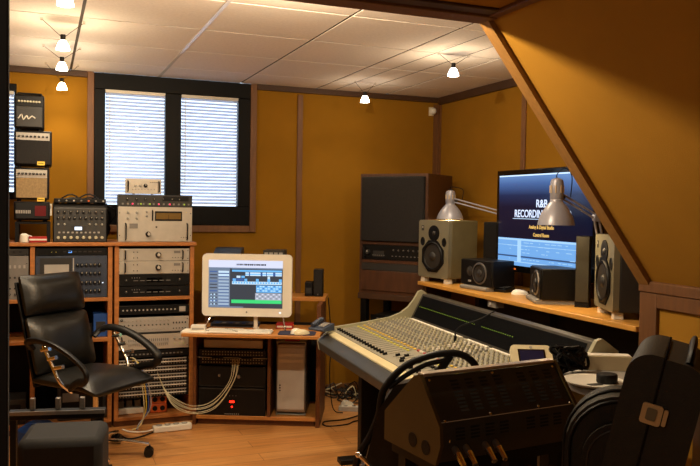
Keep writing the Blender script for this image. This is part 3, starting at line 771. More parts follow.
for s in (-1, 1):
    b = MB(); b.tube([(s*.235, .03, zb + .002), (s*.250, -.01, zb - .03), (s*.262, -.035, .010), (s*.255, .02, .004), (s*.245, .10, .004)], .0055, 'chrome', n=8, smooth=4); part('foot', b, t)

# keyboard, mouse mat, mice, papers
t = thing('keyboard', 'white computer keyboard on the desk tray', 'keyboard', DP(.345, .055, .6625), DA)
b = MB(); b.box(-.215, .215, -.03, .095, 0, .012, 'white'); part('body', b, t, bevel=.004)
b = MB()
for r_ in range(5):
    n = 14 if r_ else 10
    for i in range(n):
        if 10 < i and r_ == 4: continue
        x = -.205 + i*(.29/14) ; b.box(x, x + .0175, -.022 + r_*.022, -.004 + r_*.022, .0125, .017, 'ltgrey' if (i+r_) % 9 == 0 else 'white')
    for i in range(3): x = .097 + i*.019; b.box(x, x + .0165, -.022 + r_*.022, -.004 + r_*.022, .0125, .017, 'white')
    for i in range(3): x = .157 + i*.018; b.box(x, x + .016, -.022 + r_*.022, -.004 + r_*.022, .0125, .017, 'white')
part('keys', b, t)
b = MB(); b.prism(rrect(-.125, .115, -.03, .13, .03), 'z', 0, .004, 'navy'); solo('mouse_mat', b, 'dark blue mouse mat at the right end of the desk tray', 'mouse mat', loc=DP(.725, .045, .6625), rot=(0, 0, rad(DA)))
def mouse(name, label, loc, rz, key):
    b = MB(); prof = []
    b.lathe([(.0001, 0.032), (.014, .030), (.024, .022), (.030, .010), (.031, 0), (.0001, 0)], (0, 0, 0), (0, 0, 1), key, n=20)
    b.v = [(x, y*1.75, zz_ * (1 - .2*y/.03)) for x, y, zz_ in b.v]
    return solo(name, b, label, 'mouse', loc=loc, rot=(0, 0, rad(rz)))
mouse('computer_mouse', 'white computer mouse on the blue mat', DP(.715, .085, .667), DA - 20, 'white')
mouse('computer_mouse', 'beige computer mouse on the blue mat in front of the white one', DP(.755, .05, .667), DA - 60, 'cream')
b = MB(); b.box(-.085, .085, -.04, .09, 0, .008, 'paper'); solo('paper_pile', b, 'pile of white papers at the left end of the desk tray', 'papers', loc=DP(.065, .06, .6625), rot=(0, 0, rad(DA)))
b = MB(); b.box(-.045, .045, -.03, .05, 0, .032, 'white'); b.box(-.038, .038, -.031, -.030, .008, .02, 'ltgrey'); solo('white_box', b, 'small white box standing on the papers at left of the keyboard', 'box', loc=DP(.08, .08, .6710), rot=(0, 0, rad(DA + 8)), bevel=.004)
b = MB(); b.box(-.055, .055, 0, .08, 0, .035, 'red'); b.box(-.05, .05, -.001, 0, .008, .02, 'paper'); solo('red_cassette_box', b, 'small red box under the right of the white computer display', 'box', loc=DP(.615, .27, .6625), rot=(0, 0, rad(DA)), bevel=.002)
b = MB(); b.box(-.16, .16, 0, .12, 0, .022, 'bluegrey'); b.box(-.15, .15, -.001, 0, .006, .016, 'black')
for i in range(6): b.box(-.13 + i*.045, -.105 + i*.045, .01, .05, .022, .025, 'ltgrey' if i % 2 else 'blue')
solo('audio_interface', b, 'flat dark box with coloured keys behind the keyboard under the display', 'audio unit', loc=DP(.27, .30, .6625), rot=(0, 0, rad(DA)), bevel=.003)

# on the raised back shelf
def box_spk(name, label, cat, u, v, w, d, h, key):
    t = thing(name, label, cat, DP(u, v, .8505), DA)
    b = MB(); b.box(-w/2, w/2, 0, d, 0, h, key); part('body', b, t, bevel=.004); return t
t = box_spk('computer_speaker', 'black computer speaker at the right end of the desk back shelf', 'speaker', .815, .55, .066, .10, .190, 'plastic')
b = MB(); b.box(-.028, .028, -.004, -.0005, .02, .178, 'grille'); part('grille', b, t); knob(t, 0, .013, .007, .006, 'dkgrey', -.001)
t = box_spk('power_supply', 'low black box left of the black computer speaker', 'box', .748, .56, .055, .10, .10, 'black'); led(dict_ := t, 0, 0, 'led_g') if False else None
b = MB(); b.box(-.02, .02, -.002, -.0002, .02, .06, 'dkgrey'); part('label_plate', b, t)
t = box_spk('desktop_receiver', 'tall grey box peeking over the top of the computer display', 'audio unit', .50, .545, .15, .15, 1.171 - .8505, 'dkgrey')
for i in range(4):
    b = MB(); b.box(-.065 + i*.034, -.040 + i*.034, -.003, -.0002, .0, .02, 'ltgrey'); part('button', b, t, loc=(0, 0, 1.171 - .8505 - .035))
t = box_spk('desktop_printer', 'dark grey sloped machine behind the left corner of the computer display', 'printer', .17, .52, .22, .2, 1.125 - .8505, 'bluegrey')
hh_ = 1.125 - .8505
b = MB(); b.prism([(0, 0), (.18, 0), (.18, .055), (.10, .05)], 'x', -.10, .09, 'dkgrey'); part('cover', b, t, loc=(0, .01, hh_ + .0005), bevel=.004)

# pale cables from the patchbay
b = MB()
for i in range(5):
    o = i*.007; q = rnd.uniform(-1, 1)
    p0 = Vector(DP(.27 + o*1.6, .27, dz(358))); p1 = Vector(DP(.255 + o*1.3 + .01*q, .225, dz(378))); p2 = Vector(DP(.15 + o + .012*q, .18, dz(397 + i*1.6))); p3 = Vector(DP(.02, .16, dz(401 + i*2.0 + q))); p4 = Vector((.80, 5.17, .20 - i*.012)); p5 = Vector((.745 - o, 5.238, .27 + .02*i))
    b.tube([p0, p1, p2, p3, p4, p5], .0022, 'beigecable', n=6, smooth=5)
solo('patch_cables', b, 'bundle of pale patch cables sagging from the desk to the rack', 'cables', kind='stuff')
for i, (k, lab) in enumerate((('beigecable', 'pale'), ('yellow', 'yellow'), ('blue', 'blue-grey'), ('ltgrey', 'light grey'))):
    b = MB(); x = .57 + i*.014
    b.tube([(x - .03, 5.245, .46 - i*.02), (x, 5.17, .45 - i*.015), (x + .035, 5.15, .30), (x + .05, 5.15, .14), (x + .03 - i*.02, 5.14, .035), (x - .03, 5.12, .010 + i*.0)], .0034, k, n=6, smooth=5)
    solo('patch_cable', b, '%s patch cable hanging in front of the rack patchbays' % lab, 'cable', 'hanging patch cables')
# white power strip on the floor
t = thing('power_strip', 'white multi-socket power strip on the floor before the rack cabinet', 'power strip', (.79, 5.06, .001), 3)
b = MB(); b.box(-.125, .125, -.028, .028, 0, .040, 'white'); part('body', b, t, bevel=.006)
for i in range(4):
    b = MB(); b.lathe([(.020, 0), (.018, -.004), (.0001, -.004)], (0, 0, 0), (0, 0, 1), 'ltgrey', n=14); part('socket', b, t, loc=(-.085 + i*.055, 0, .0445))
b = MB(); b.tube([(-.124, 0, .018), (-.18, .0, .01), (-.26, .05, .006), (-.30, .12, .006)], .005, 'white', n=6, smooth=4); part('cord', b, t)
# ---------------------------------------------------------------- mixing console
CL = 1.76
t = thing('mixing_console', 'large mixing desk with rows of dials and a dark meter bridge', 'mixing console', (1.50, 4.23, 0), -94)
cons = t
def surf(y): return .757 + (y - .09)*.122
b = MB(); b.prism([(.012, .640), (.0, .690), (.02, .715), (.055, .733), (.055, .655)], 'x', 0, CL, 'armrest'); part('armrest', b, t, bevel=.004)
b = MB(); b.prism([(.0555, .70), (.0555, .738), (.088, .754), (.088, .70)], 'x', 0, CL, 'armstrip'); part('front_strip', b, t, bevel=.002)
b = MB(); b.prism([(.0885, .70), (.0885, .756), (.575, surf(.575)), (.575, .66), (.30, .62), (.0885, .655)], 'x', 0.001, CL, 'desk_surface'); part('control_surface', b, t)
b = MB(); b.prism([(.5755, .67), (.5755, .818), (.650, .962), (.700, .962), (.725, .93), (.725, .66)], 'x', .026, CL - .026, 'boxmetal'); part('meter_bridge', b, t, bevel=.003)
fa = math.atan2(.962 - .818, .650 - .5755)
b = MB(); b.quad((.05, .5755 + .0745*.08 - .002, .818 + .144*.08), (CL - .05, .5755 + .0745*.08 - .002, .818 + .144*.08), (CL - .05, .5755 + .0745*.93 - .002, .818 + .144*.93), (.05, .5755 + .0745*.93 - .002, .818 + .144*.93), 'meterglass'); part('meter_window', b, t)
b = MB(); pt = lambda f, o=.003: (.5755 + .0745*f - o, .818 + .144*f)
for i in range(52):
    x = .075 + i*.0215
    if 33 < i < 37: continue
    y, zz_ = pt(.50); y2, zz2 = pt(.525); b.quad((x, y, zz_), (x + .0055, y, zz_), (x + .0055, y2, zz2), (x, y2, zz2), 'led_g')
part('meter_lights', b, t)
b = MB()
for a_, c_ in ((.06, .74), (.80, 1.02), (1.06, 1.42)):
    b.box(a_, c_, .553, .573, surf(.56) + .0015, surf(.56) + .006, 'paper')
part('label_strip', b, t)
cheek = [(.010, .640), (.0, .695), (.05, .740), (.09, .772), (.30, .798), (.45, .822), (.52, .846), (.57, .882), (.605, .925), (.635, .975), (.66, .982), (.735, .93), (.735, .64)]
for x0_, x1_ in ((-.022, -.0005), (CL + .0005, CL + .022)):
    b = MB(); b.prism(cheek, 'x', x0_, x1_, 'desk_edge'); part('side_cheek', b, t, bevel=.004)
for x0_ in (.10, CL - .16):
    b = MB(); b.box(x0_, x0_ + .06, .22, .62, .03, .70, 'black'); b.box(x0_ - .01, x0_ + .07, .10, .68, 0, .03, 'black'); part('stand_leg', b, t, bevel=.004)
b = MB(); b.box(.16, CL - .16, .40, .44, .12, .40, 'black'); part('stand_panel', b, t)

# controls
SL = math.atan(.122)
def ctrl_mesh(r, h, key, cap):
    q = ('c', r, h, key, cap)
    if q not in _kc:
        b = MB(); b.cyl((0, 0, 0), (0, 0, h*.45), r, 'kgrey', n=9); b.cyl((0, 0, h*.45), (0, 0, h), r*.72, key, r1=r*.6, n=9)
        if cap: b.box(-r*.1, r*.1, 0, r*.6, h, h*1.03, 'black')
        _kc[q] = b.mesh('knob')
    return _kc[q]
chx = [.035 + i*.0455 for i in range(18)] + [1.14 + i*.0455 for i in range(13)]
rows = [.300, .326, .352, .378, .404, .430, .456, .482, .508, .534]
rowk = ['kpot', 'kpot', 'kgrey', 'kpot', 'kpot', 'kgrey', 'kpot', 'kpot', 'kpot', 'kpot']
allk = [(x, y, k) for x in chx for y, k in zip(rows, rowk)]
front = [q for q in allk if .40 < q[0] < .90]
near = front[:100]; ns = set((round(q[0], 4), q[1]) for q in near)
def put(mesh, x, y, name='knob', dz=.0005): return link(name, mesh, cons, (x, y, surf(y) + dz), (SL, 0, 0))
for x, y, k in near: put(ctrl_mesh(.0068, .016, k, True), x, y)
b = MB()
def stamp(b, x, y, r, h, key):
    z0 = surf(y) + .0005; b.cyl((x, y, z0), (x, y, z0 + h*.45), r, 'kgrey', n=7); b.cyl((x, y, z0 + h*.45), (x, y, z0 + h), r*.72, key, r1=r*.6, n=7)
for x, y, k in allk:
    if (round(x, 4), y) not in ns: stamp(b, x, y, .0068, .016, k)
for i in range(6):
    for j in range(9): stamp(b, .875 + i*.042, .30 + j*.028, .010 if (i + j) % 2 else .008, .022, 'white' if (i*j) % 3 else 'kpot')
part('knob', b, cons, kind='stuff')
# fader slots and caps, mutes, lights
b = MB()
for x in chx + [.875 + i*.04 for i in range(6)]: b.box(x - .0015, x + .0015, .135, .225, 0, .0006, 'black')
b.v = [(x, y, surf(y) + zz_ + .0004) for x, y, zz_ in b.v]; part('fader_slots', b, cons)
fcap = MB(); fcap.prism([(-.011, 0), (.011, 0), (.009, .012), (.002, .009), (-.002, .009), (-.009, .012)], 'x', -.006, .006, 'black'); fcap = fcap.mesh('fader_cap')
for x in chx: put(fcap, x, .118, 'fader_cap')
for i in range(6): put(fcap, .875 + i*.04, .16 + .03*math.sin(i*1.7), 'fader_cap')
def btn(w, d, h, key):
    q = ('b', w, d, h, key)
    if q not in _kc: m_ = MB(); m_.box(-w, w, -d, d, 0, h, key); _kc[q] = m_.mesh('button')
    return _kc[q]
for x in chx:
    for y, k in ((.238, 'led_y'), (.276, 'yellow')): put(btn(.011, .005, .005, k), x, y, 'yellow_button')
b = MB()
for x in chx:
    for y in (.248, .257, .288): zz_ = surf(y); b.box(x - .006, x + .006, y - .003, y + .003, zz_ + .0005, zz_ + .004, 'kgrey')
part('button', b, cons, kind='stuff')
for i in range(12): put(btn(.012, .007, .010, 'black'), 1.16 + i*.042, .20, 'black_button')
for i in range(10): put(btn(.008, .006, .007, 'white' if i % 3 else 'red'), .86 + i*.026, .275, 'master_button')

# bits on the console
t = thing('desk_telephone', 'blue-grey telephone on the left front corner of the mixing desk', 'telephone', (1.512, 4.205, .762), -60); t.scale = (.74, .74, .74)
b = MB(); b.prism([(-.07, 0), (.07, 0), (.07, .055), (-.07, .02)], 'x', -.075, .075, 'bluegrey'); part('base', b, t, bevel=.006)
b = MB(); b.tube([(-.045, -.06, .04), (-.045, -.03, .05), (-.045, .03, .073), (-.045, .065, .074)], .018, 'bluegrey', n=10, smooth=4); part('handset', b, t)
b = MB()
for i in range(3):
    for j in range(4):
        y = -.035 + j*.02; b.box(.01 + i*.02 - .007, .01 + i*.02 + .007, y - .006, y + .006, .0, .004, 'ltgrey')
b.v = [(x, y, zz_ + .041 + (y + .02)*.25) for x, y, zz_ in b.v]; part('key_pad', b, t)
def CP(x, y, z):
    a = rad(-94); return (1.50 + math.cos(a)*x - math.sin(a)*y, 4.23 + math.sin(a)*x + math.cos(a)*y, z)
# white remote control screen
rp = (1.759, 2.455, 0.902)
t = thing('studio_remote', 'white tilted remote control with a small dark screen on the console', 'remote control', (rp[0] - .01, rp[1], .806), -24)
b = MB(); b.prism([(-.06, -.0), (.045, -.0), (.045, .07), (-.06, .05)], 'x', -.07, .07, 'white'); part('base', b, t, bevel=.004)
u = MB(); u.prism(rrect(-.08, .08, 0, .115, .020), 'y', 0, .022, 'cream'); hd = part('head', u, t, loc=(0, -.01, .068), rot=(rad(-48), rad(0), 0), bevel=.005)
u = MB(); u.box(-.052, .052, -.003, -.0005, .025, .092, 'blackgloss'); u.box(-.046, .046, -.0036, -.003, .031, .086, 't_dark'); part('screen', u, hd)
u = MB(); u.lathe([(.006, 0), (.006, -.002), (.0001, -.002)], (0, 0, .103), (0, 1, 0), 'ltgrey', n=12); part('badge', u, hd)
b = MB()
for i in range(4): b.box(-.05 + i*.03, -.03 + i*.03, -.055, -.035, .052, .060, 'ltgrey')
part('button_row', b, t)
# gooseneck talkback microphone
b = MB(); p0 = CP(.80, .50, surf(.50) + .001)
b.cyl(p0, (p0[0], p0[1], p0[2] + .03), .008, 'black', n=10)
b.tube([(p0[0], p0[1], p0[2] + .03), (p0[0] + .003, p0[1] + .0, p0[2] + .055), (p0[0] + .03, p0[1] - .02, p0[2] + .085), (p0[0] + .10, p0[1] - .07, p0[2] + .12), (p0[0] + .16, p0[1] - .11, p0[2] + .165)], .004, 'black', n=6, smooth=5)
solo('gooseneck_microphone', b, 'thin black gooseneck bent over the mixing desk towards the meters', 'microphone')

# ---------------------------------------------------------------- speaker shelf
SZ = .96
t = thing('speaker_shelf', 'long wooden shelf behind the mixing desk carrying monitors', 'shelf', (2.50, 4.93, 0))
b = MB(); b.box(0, .545, -2.19, 0, SZ - .026, SZ, 'shelfwood'); part('board', b, t, bevel=.004)
for y in (-.35, -1.15, -2.10):
    b = MB(); b.box(.30, .34, y, y + .05, 0, SZ - .0265, 'blackmatte'); part('leg', b, t)
b = MB(); b.box(.36, .38, -2.1, -.2, .30, SZ - .03, 'blackmatte'); part('dark_backing', b, t)
b = MB(); b.box(-.045, .045, 0, .06, -.047, 0, 'ltgrey'); b.lathe([(.013, 0), (.010, -.014), (.0001, -.016)], (0, 0, -.024), (0, 1, 0), 'white', n=14); solo('headphone_box', b, 'small grey box with a white dial under the shelf edge', 'audio unit', loc=(2.535, 4.00, SZ - .0265), rot=(0, 0, rad(-90)), bevel=.002)

def block(label, x, y, z=SZ, sx=.022, sy=.022, h=.033, rz=0, cat='block', name='isolation_block', key='white', group='white isolation blocks under the big monitors'):
    b = MB(); b.prism([(-sx, 0), (sx, 0), (sx*.8, h), (-sx*.8, h)], 'y', -sy, sy, key); return solo(name, b, label, cat, group, loc=(x, y, z + .0005), rot=(0, 0, rad(rz)), bevel=.002)
def studio_monitor(label, cx, cy, a, w, d, h, side, tilt=0):
    z = SZ + .035
    t = thing('studio_monitor', label, 'speaker', (cx, cy, z), -a, 'pair of large studio monitors on the shelf')
    b = MB(); b.box(-w/2, w/2, .03, d, 0, h, side); part('cabinet', b, t, bevel=.006)
    b = MB()
    b.prism(rrect(-w/2, w/2, 0, h, .02), 'y', 0, .0295, 'champ'); part('baffle', b, t, bevel=.009)
    b = MB(); c = (0, 0, h*.375); R_ = w*.335
    b.v = []
    for ring in [(R_*1.13, 0), (R_*1.12, -.006), (R_*1.0, -.007)]: pass
    b.prism([(R_*1.16*math.cos(rad(22.5 + 45*i)), R_*1.16*math.sin(rad(22.5 + 45*i))) for i in range(8)], 'y', -.006, -.0005, 'black'); 
    b.v = [(x, y, zz_ + h*.375) for x, y, zz_ in b.v]; wf = part('woofer', b, t)
    b = MB(); b.lathe([(R_*.98, -.0065), (R_*.93, -.013), (R_*.84, -.012), (R_*.80, -.0065)], c, (0, 1, 0), 'black', n=28); part('surround', b, wf)
    b = MB(); b.lathe([(R_*.80, -.0068), (R_*.50, -.0066), (R_*.30, -.0064)], c, (0, 1, 0), 'cone', n=28); b.lathe([(R_*.30, -.0064), (R_*.26, -.012), (R_*.15, -.017), (.0001, -.019)], c, (0, 1, 0), 'dkgrey', n=24); part('cone', b, wf)
    ct = (w*.02, 0, h*.775); rt = w*.165
    b = MB(); b.lathe([(rt*1.1, -.0005), (rt*1.08, -.004), (rt, -.005), (rt*.5, -.0025), (rt*.3, -.0025)], ct, (0, 1, 0), 'black', n=24); b.lathe([(rt*.32, -.003), (rt*.2, -.009), (.0001, -.011)], ct, (0, 1, 0), 'cone', n=18); part('tweeter', b, t)
    for s in (-1, 1):
        b = MB(); b.lathe([(w*.075, -.0005), (w*.07, -.003), (w*.055, -.001), (.0001, -.001)], (0, 0, 0), (0, 1, 0), 'black', n=18); b.v = [(x, y, zz_*1.35) for x, y, zz_ in b.v]; part('bass_port', b, t, loc=(s*w*.36, 0, h*.625))
    b = MB(); b.box(-.012, .012, -.002, -.0003, -.018, .018, 'dkgrey'); b.box(-.006, .006, -.0026, -.002, .0, .012, 'ltgrey'); part('badge', b, t, loc=(-w*.36, 0, h*.86))
    b = MB(); b.box(-w*.3, w*.3, d, d + .01, h*.3, h*.7, 'black'); part('rear_plate', b, t)
    return t
H1 = 1.4 - .995
S1 = (2.55, 4.795, 76); studio_monitor('champagne-fronted studio monitor at left end of the shelf, under the first lamp', *S1, .31, .28, H1, 'champside')
S2 = (2.60, 3.08, 114); studio_monitor('champagne-fronted studio monitor at right end of shelf beside the sloping wall', *S2, .32, .28, .37, 'spkside')
def LW(S, x, y):
    a = rad(-S[2]); return S[0] + math.cos(a)*x - math.sin(a)*y, S[1] + math.sin(a)*x + math.cos(a)*y
for S, nm in ((S1, 'left monitor'), (S2, 'right monitor')):
    for x, y, q in ((-.12, .035, 'front left corner'), (.12, .035, 'front right corner'), (-.11, .22, 'rear left corner'), (.11, .22, 'rear right corner')):
        X, Y = LW(S, x, y); block('white block under the %s of the %s' % (q, nm), X, Y, rz=-S[2])

def small_monitor(label, cx, cy, a, w, d, h, wx):
    t = thing('compact_monitor', label, 'speaker', (cx, cy, SZ + .026), -a, 'compact black monitors lying before the television')
    b = MB(); b.box(-w/2, w/2, .008, d, 0, h, 'plastic'); part('cabinet', b, t, bevel=.004)
    b = MB(); b.box(-w/2 + .004, w/2 - .004, 0, .0075, .004, h - .004, 'black'); part('baffle', b, t, bevel=.002)
    R_ = h*.37; c = (wx*w, 0, h*.5)
    b = MB(); b.lathe([(R_*1.15, -.0003), (R_*1.13, -.005), (R_, -.006)], c, (0, 1, 0), 'steel', n=28); b.lathe([(R_, -.006), (R_*.9, -.011), (R_*.78, -.007)], c, (0, 1, 0), 'black', n=28); wf = part('woofer', b, t)
    b = MB(); b.lathe([(R_*.78, -.007), (R_*.4, -.004), (R_*.36, -.010), (.0001, -.015)], c, (0, 1, 0), 'dkgrey', n=24); part('cone', b, wf)
    c = (-wx*w*1.45, 0, h*.55); r = h*.15
    b = MB(); b.lathe([(r*1.3, -.0003), (r*1.25, -.004), (r, -.003), (r*.6, -.008), (.0001, -.010)], c, (0, 1, 0), 'dkgrey', n=20); part('tweeter', b, t)
    b = MB(); b.box(-.015, .015, -.002, -.0003, -.006, .006, 'ltgrey'); part('badge', b, t, loc=(-wx*w*1.45, 0, h*.17))
    return t
c1 = (2.60, 4.30, 83); c2 = (2.61, 3.67, 114)
small_monitor('compact black monitor with round woofer, left of the two before the television', *c1, .32, .19, .168, .13)
small_monitor('compact olive-black monitor seen from its side, right of the two before the television', *c2, .29, .22, .172, .13)
for S, lab, xx_ in ((c1, 'grey foam pad under the left compact monitor', .0), (c2, 'grey foam pad under the right compact monitor', .0)):
    X, Y = LW(S, xx_, -.012); b = MB(); b.prism([(0, 0), (.21, 0), (.21, .0225), (.0, .0255), (-.012, .018), (-.012, .004)], 'x', -.135, .135, 'pad'); solo('foam_pad', b, lab, 'pad', 'foam pads under the compact monitors', loc=(X, Y, SZ + .0005), rot=(0, 0, rad(-S[2])), bevel=.002)

def slim(label, x, y, a, w, h, d=.10, key='olive'):
    t = thing('satellite_speaker', label, 'speaker', (x, y, SZ + .0255), -a, 'slim dark speakers beside the television')
    b = MB(); b.box(-w/2, w/2, .006, d, 0, h, 'black'); part('cabinet', b, t, bevel=.003)
    b = MB(); b.box(-w/2 + .003, w/2 - .003, -.002, .0055, .003, h - .003, key); part('grille', b, t, bevel=.002)
    b = MB(); b.box(-w/2, w/2, .0, d, -.025, -.0005, 'black'); part('foot', b, t)
slim('slim black upright speaker left of the television', 2.86, 4.53, 60, .13, .41, key='black')
slim('slim olive-dark upright speaker at the right of the television', 2.70, 3.37, 48, .075, .36, .07)

# mouse and small gadgets on the shelf
mp = (2.724, 3.981, 0.965)
mouse('computer_mouse', 'white mouse on the speaker shelf between the compact monitors', (mp[0], mp[1], SZ + .001), -120, 'white')
gp = (2.716, 4.156, 0.965)
b = MB(); b.prism([(-.05, 0), (.05, 0), (.05, .03), (-.05, .018)], 'x', -.055, .055, 'plastic')
for i in range(3):
    for j in range(3): b.box(-.035 + i*.028, -.015 + i*.028, -.035 + j*.026, -.017 + j*.026, .024 + j*.003, .029 + j*.003, 'dkgrey')
solo('black_remote', b, 'black remote handset on the shelf left of the white mouse', 'remote control', loc=(gp[0], gp[1], SZ + .001), rot=(0, 0, rad(-70)), bevel=.003)
for i, (px_, lab) in enumerate((((2.702, 4.831, 0.965), 'small metal tin beside the left monitor'), ((2.804, 3.504, 0.965), 'small metal tin left of the right monitor foot'))):
    b = MB(); b.cyl((0, 0, 0), (0, 0, .03), .016, 'silver', n=18); b.cyl((0, 0, .03), (0, 0, .036), .017, 'gold' if i else 'blue', n=18); solo('metal_tin', b, lab, 'tin', loc=(px_[0] + .015*(1-i) , px_[1] - (.05 if i == 0 else 0.0), SZ + .0005))

# ---------------------------------------------------------------- television
TY, TX = 3.885, 2.80
t = thing('television', 'large flat television behind the shelf showing studio title screen', 'television', (TX, TY, SZ + .001), -90)
zo = SZ + .001
b = MB(); b.box(-.50, .50, 0, .055, 1.085 - zo, 1.737 - zo, 'blackgloss'); part('frame', b, t, bevel=.006)
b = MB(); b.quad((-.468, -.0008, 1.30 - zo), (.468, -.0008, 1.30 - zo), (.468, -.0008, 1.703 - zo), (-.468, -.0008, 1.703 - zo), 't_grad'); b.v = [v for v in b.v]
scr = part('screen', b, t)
b = MB()
def tq(y0, y1, z0, z1, key, lay=1): # world y from left (large) to right
    q = -.0008 - .0005*lay; b.quad((TY - y0, q, z0 - zo), (TY - y1, q, z0 - zo), (TY - y1, q, z1 - zo), (TY - y0, q, z1 - zo), key)
tq(4.352, 3.418, 1.128, 1.302, 't_daw', 0); tq(4.352, 3.418, 1.695, 1.703, 't_line', 1)
tq(4.352, 3.418, 1.288, 1.300, 't_dawl', 1); tq(4.352, 3.418, 1.255, 1.258, 't_dawl', 1); tq(4.352, 3.418, 1.182, 1.192, 't_dawd', 1); tq(4.352, 3.418, 1.150, 1.155, 't_dawl', 1)
tq(4.13, 4.09, 1.15, 1.29, 't_dawl', 2)
rn = random.Random(5)
for r_ in range(6):
    zz_ = 1.272 - r_*.021; y = 4.33
    while y > 3.46:
        l = rn.uniform(.01, .06)
        if rn.random() < .45: tq(y, y - l, zz_ + .002, zz_ + .006, 't_dawl', 2)
        y -= l + .012
tq(4.19, 3.58, 1.425, 1.428, 't_line', 1)
part('editing_window', b, scr)
def text(s, size, y_c, z, key, name, bold=0.0, parent=None, sx=1.0):
    cu = bpy.data.curves.new('lettering', 'FONT'); cu.body = s; cu.size = size; cu.align_x = 'CENTER'; cu.offset = bold; cu.extrude = .0003
    o = bpy.data.objects.new('lettering_tmp', cu); COL.objects.link(o)
    dg = bpy.context.evaluated_depsgraph_get(); me = bpy.data.meshes.new_from_object(o.evaluated_get(dg)); bpy.data.objects.remove(o)
    me.materials.clear(); me.materials.append(M[key]); me.name = name
    q = link(name, me, parent, (TY - y_c, -.0016, z - zo), (rad(90), 0, 0)); q.scale = (sx, 1, 1); return q
text('R&B', .066, 3.885, 1.500, 't_white', 'title_lettering', .0010, scr, .98)
text('RECORDING STUDIO', .066, 3.885, 1.437, 't_white', 'title_lettering', .0010, scr, .90)
text('Analog & Digital Studio', .031, 3.885, 1.368, 't_amber', 'subtitle_lettering', .0006, scr, .86)
text('Control Room', .031, 3.885, 1.320, 't_amber', 'subtitle_lettering', .0006, scr, .86)
b = MB(); b.box(.34, .36, -.001, 0, 0, .010, 't_orange'); part('power_light', b, t, loc=(-.62, 0, 1.100 - zo))
b = MB(); b.box(-.06, .06, .012, .045, .014, 1.10 - zo, 'black'); part('stand_neck', b, t)
b = MB(); b.prism(rrect(-.15, .15, .0, .18, .03), 'z', 0, .014, 'blackgloss'); part('stand_base', b, t, bevel=.003)

# ---------------------------------------------------------------- desk lamps
def arm_lamp(label, sx_, sy_, zr, zt, elbow, base, cable_up, group='silver arm lamps over the monitors', hs=1):
    t = thing('arm_lamp', label, 'lamp', base, 0, group); B = Vector(base)
    def loc(p): return tuple(Vector(p) - B)
    hh = zt - zr; r = .095
    b = MB(); o = loc((sx_, sy_, zr))
    b.lathe([(r, 0), (r*.985, hh*.04), (r*.90, hh*.16), (r*.74, hh*.29), (r*.54, hh*.41), (r*.40, hh*.47), (r*.35, hh*.50), (r*.34, hh*.54)], o, (0, 0, 1), 'lampsilver', n=32)
    b.lathe([(r*.97, .002), (r*.88, hh*.16), (r*.72, hh*.28), (r*.52, hh*.40), (r*.34, hh*.47)], o, (0, 0, 1), 'white', n=32); part('lamp_shade', b, t)
    b = MB(); b.lathe([(r*.33, hh*.54), (r*.36, hh*.56), (r*.36, hh*.90), (r*.31, hh*.96), (r*.12, hh), (.0001, hh)], o, (0, 0, 1), 'lampsilver', n=20)
    for q in range(8): a = q*math.pi/4; b.box(o[0] + r*.35*math.cos(a) - .003, o[0] + r*.35*math.cos(a) + .003, o[1] + r*.35*math.sin(a) - .003, o[1] + r*.35*math.sin(a) + .003, o[2] + hh*.68, o[2] + hh*.84, 'gold')
    part('socket', b, t)
    b = MB(); b.lathe([(.0001, hh*.16), (.022, hh*.20), (.028, hh*.26), (.02, hh*.36), (.012, hh*.44)], o, (0, 0, 1), 'lampbulb', n=16); part('bulb', b, t)
    nk = Vector(o) + Vector((0, 0, hh*.68)); E_ = Vector(loc(elbow)); d = (E_ - nk).normalized(); w_ = d.cross(Vector((0, 0, 1))).normalized()*.0
    st = nk + d*r*.36
    for s in (-1, 1):
        off = Vector((0, 0, s*.012)); b = MB(); b.tube([st + off, E_ + off], .0055, 'lampsilver', n=8); part('arm', b, t)
    b = MB(); b.cyl(E_ - Vector((0, .014, 0)), E_ + Vector((0, .014, 0)), .022, 'lampsilver', n=16); part('joint', b, t)
    b = MB(); b.tube([nk + d*r*.2, st + d*.02], .009, 'dkgrey'); part('neck_joint', b, t)
    for s in (-1, 1):
        b = MB(); b.tube([E_ + Vector((s*.016, 0, -.01)), Vector((s*.016, 0, .05))], .0055, 'lampsilver', n=8); part('arm', b, t)
    b = MB(); b.cyl((0, 0, 0), (0, 0, .06), .02, 'dkgrey', r1=.016); b.box(-.03, .03, -.03, .03, .0, .012, 'dkgrey'); part('clamp', b, t)
    tp = Vector(o) + Vector((0, 0, hh)); b = MB()
    b.tube([tp - Vector((0, 0, .004)), tp + Vector((.0, 0, .02)), tp + d*.05 + Vector((0, 0, cable_up)), tp + d*.10 + Vector((0, 0, cable_up*.75)), st + d*.06 + Vector((0, 0, .02))], .0028, 'black', n=6, smooth=6); part('cord', b, t)
    plight('desk_lamp_light', (sx_, sy_, zr + hh*.12), LAMPW, (1, .72, .40), .03)
LAMPW = 6.0
arm_lamp('silver arm lamp above the left studio monitor', 2.72, 4.867, 1.409, 1.617, (2.955, 4.55, 1.455), (2.985, 4.60, SZ + .001), .03)
arm_lamp('silver arm lamp hanging in front of the television', 2.47, 3.301, 1.406, 1.65, (2.72, 3.29, 1.448), (2.92, 3.405, SZ + .001), .075)

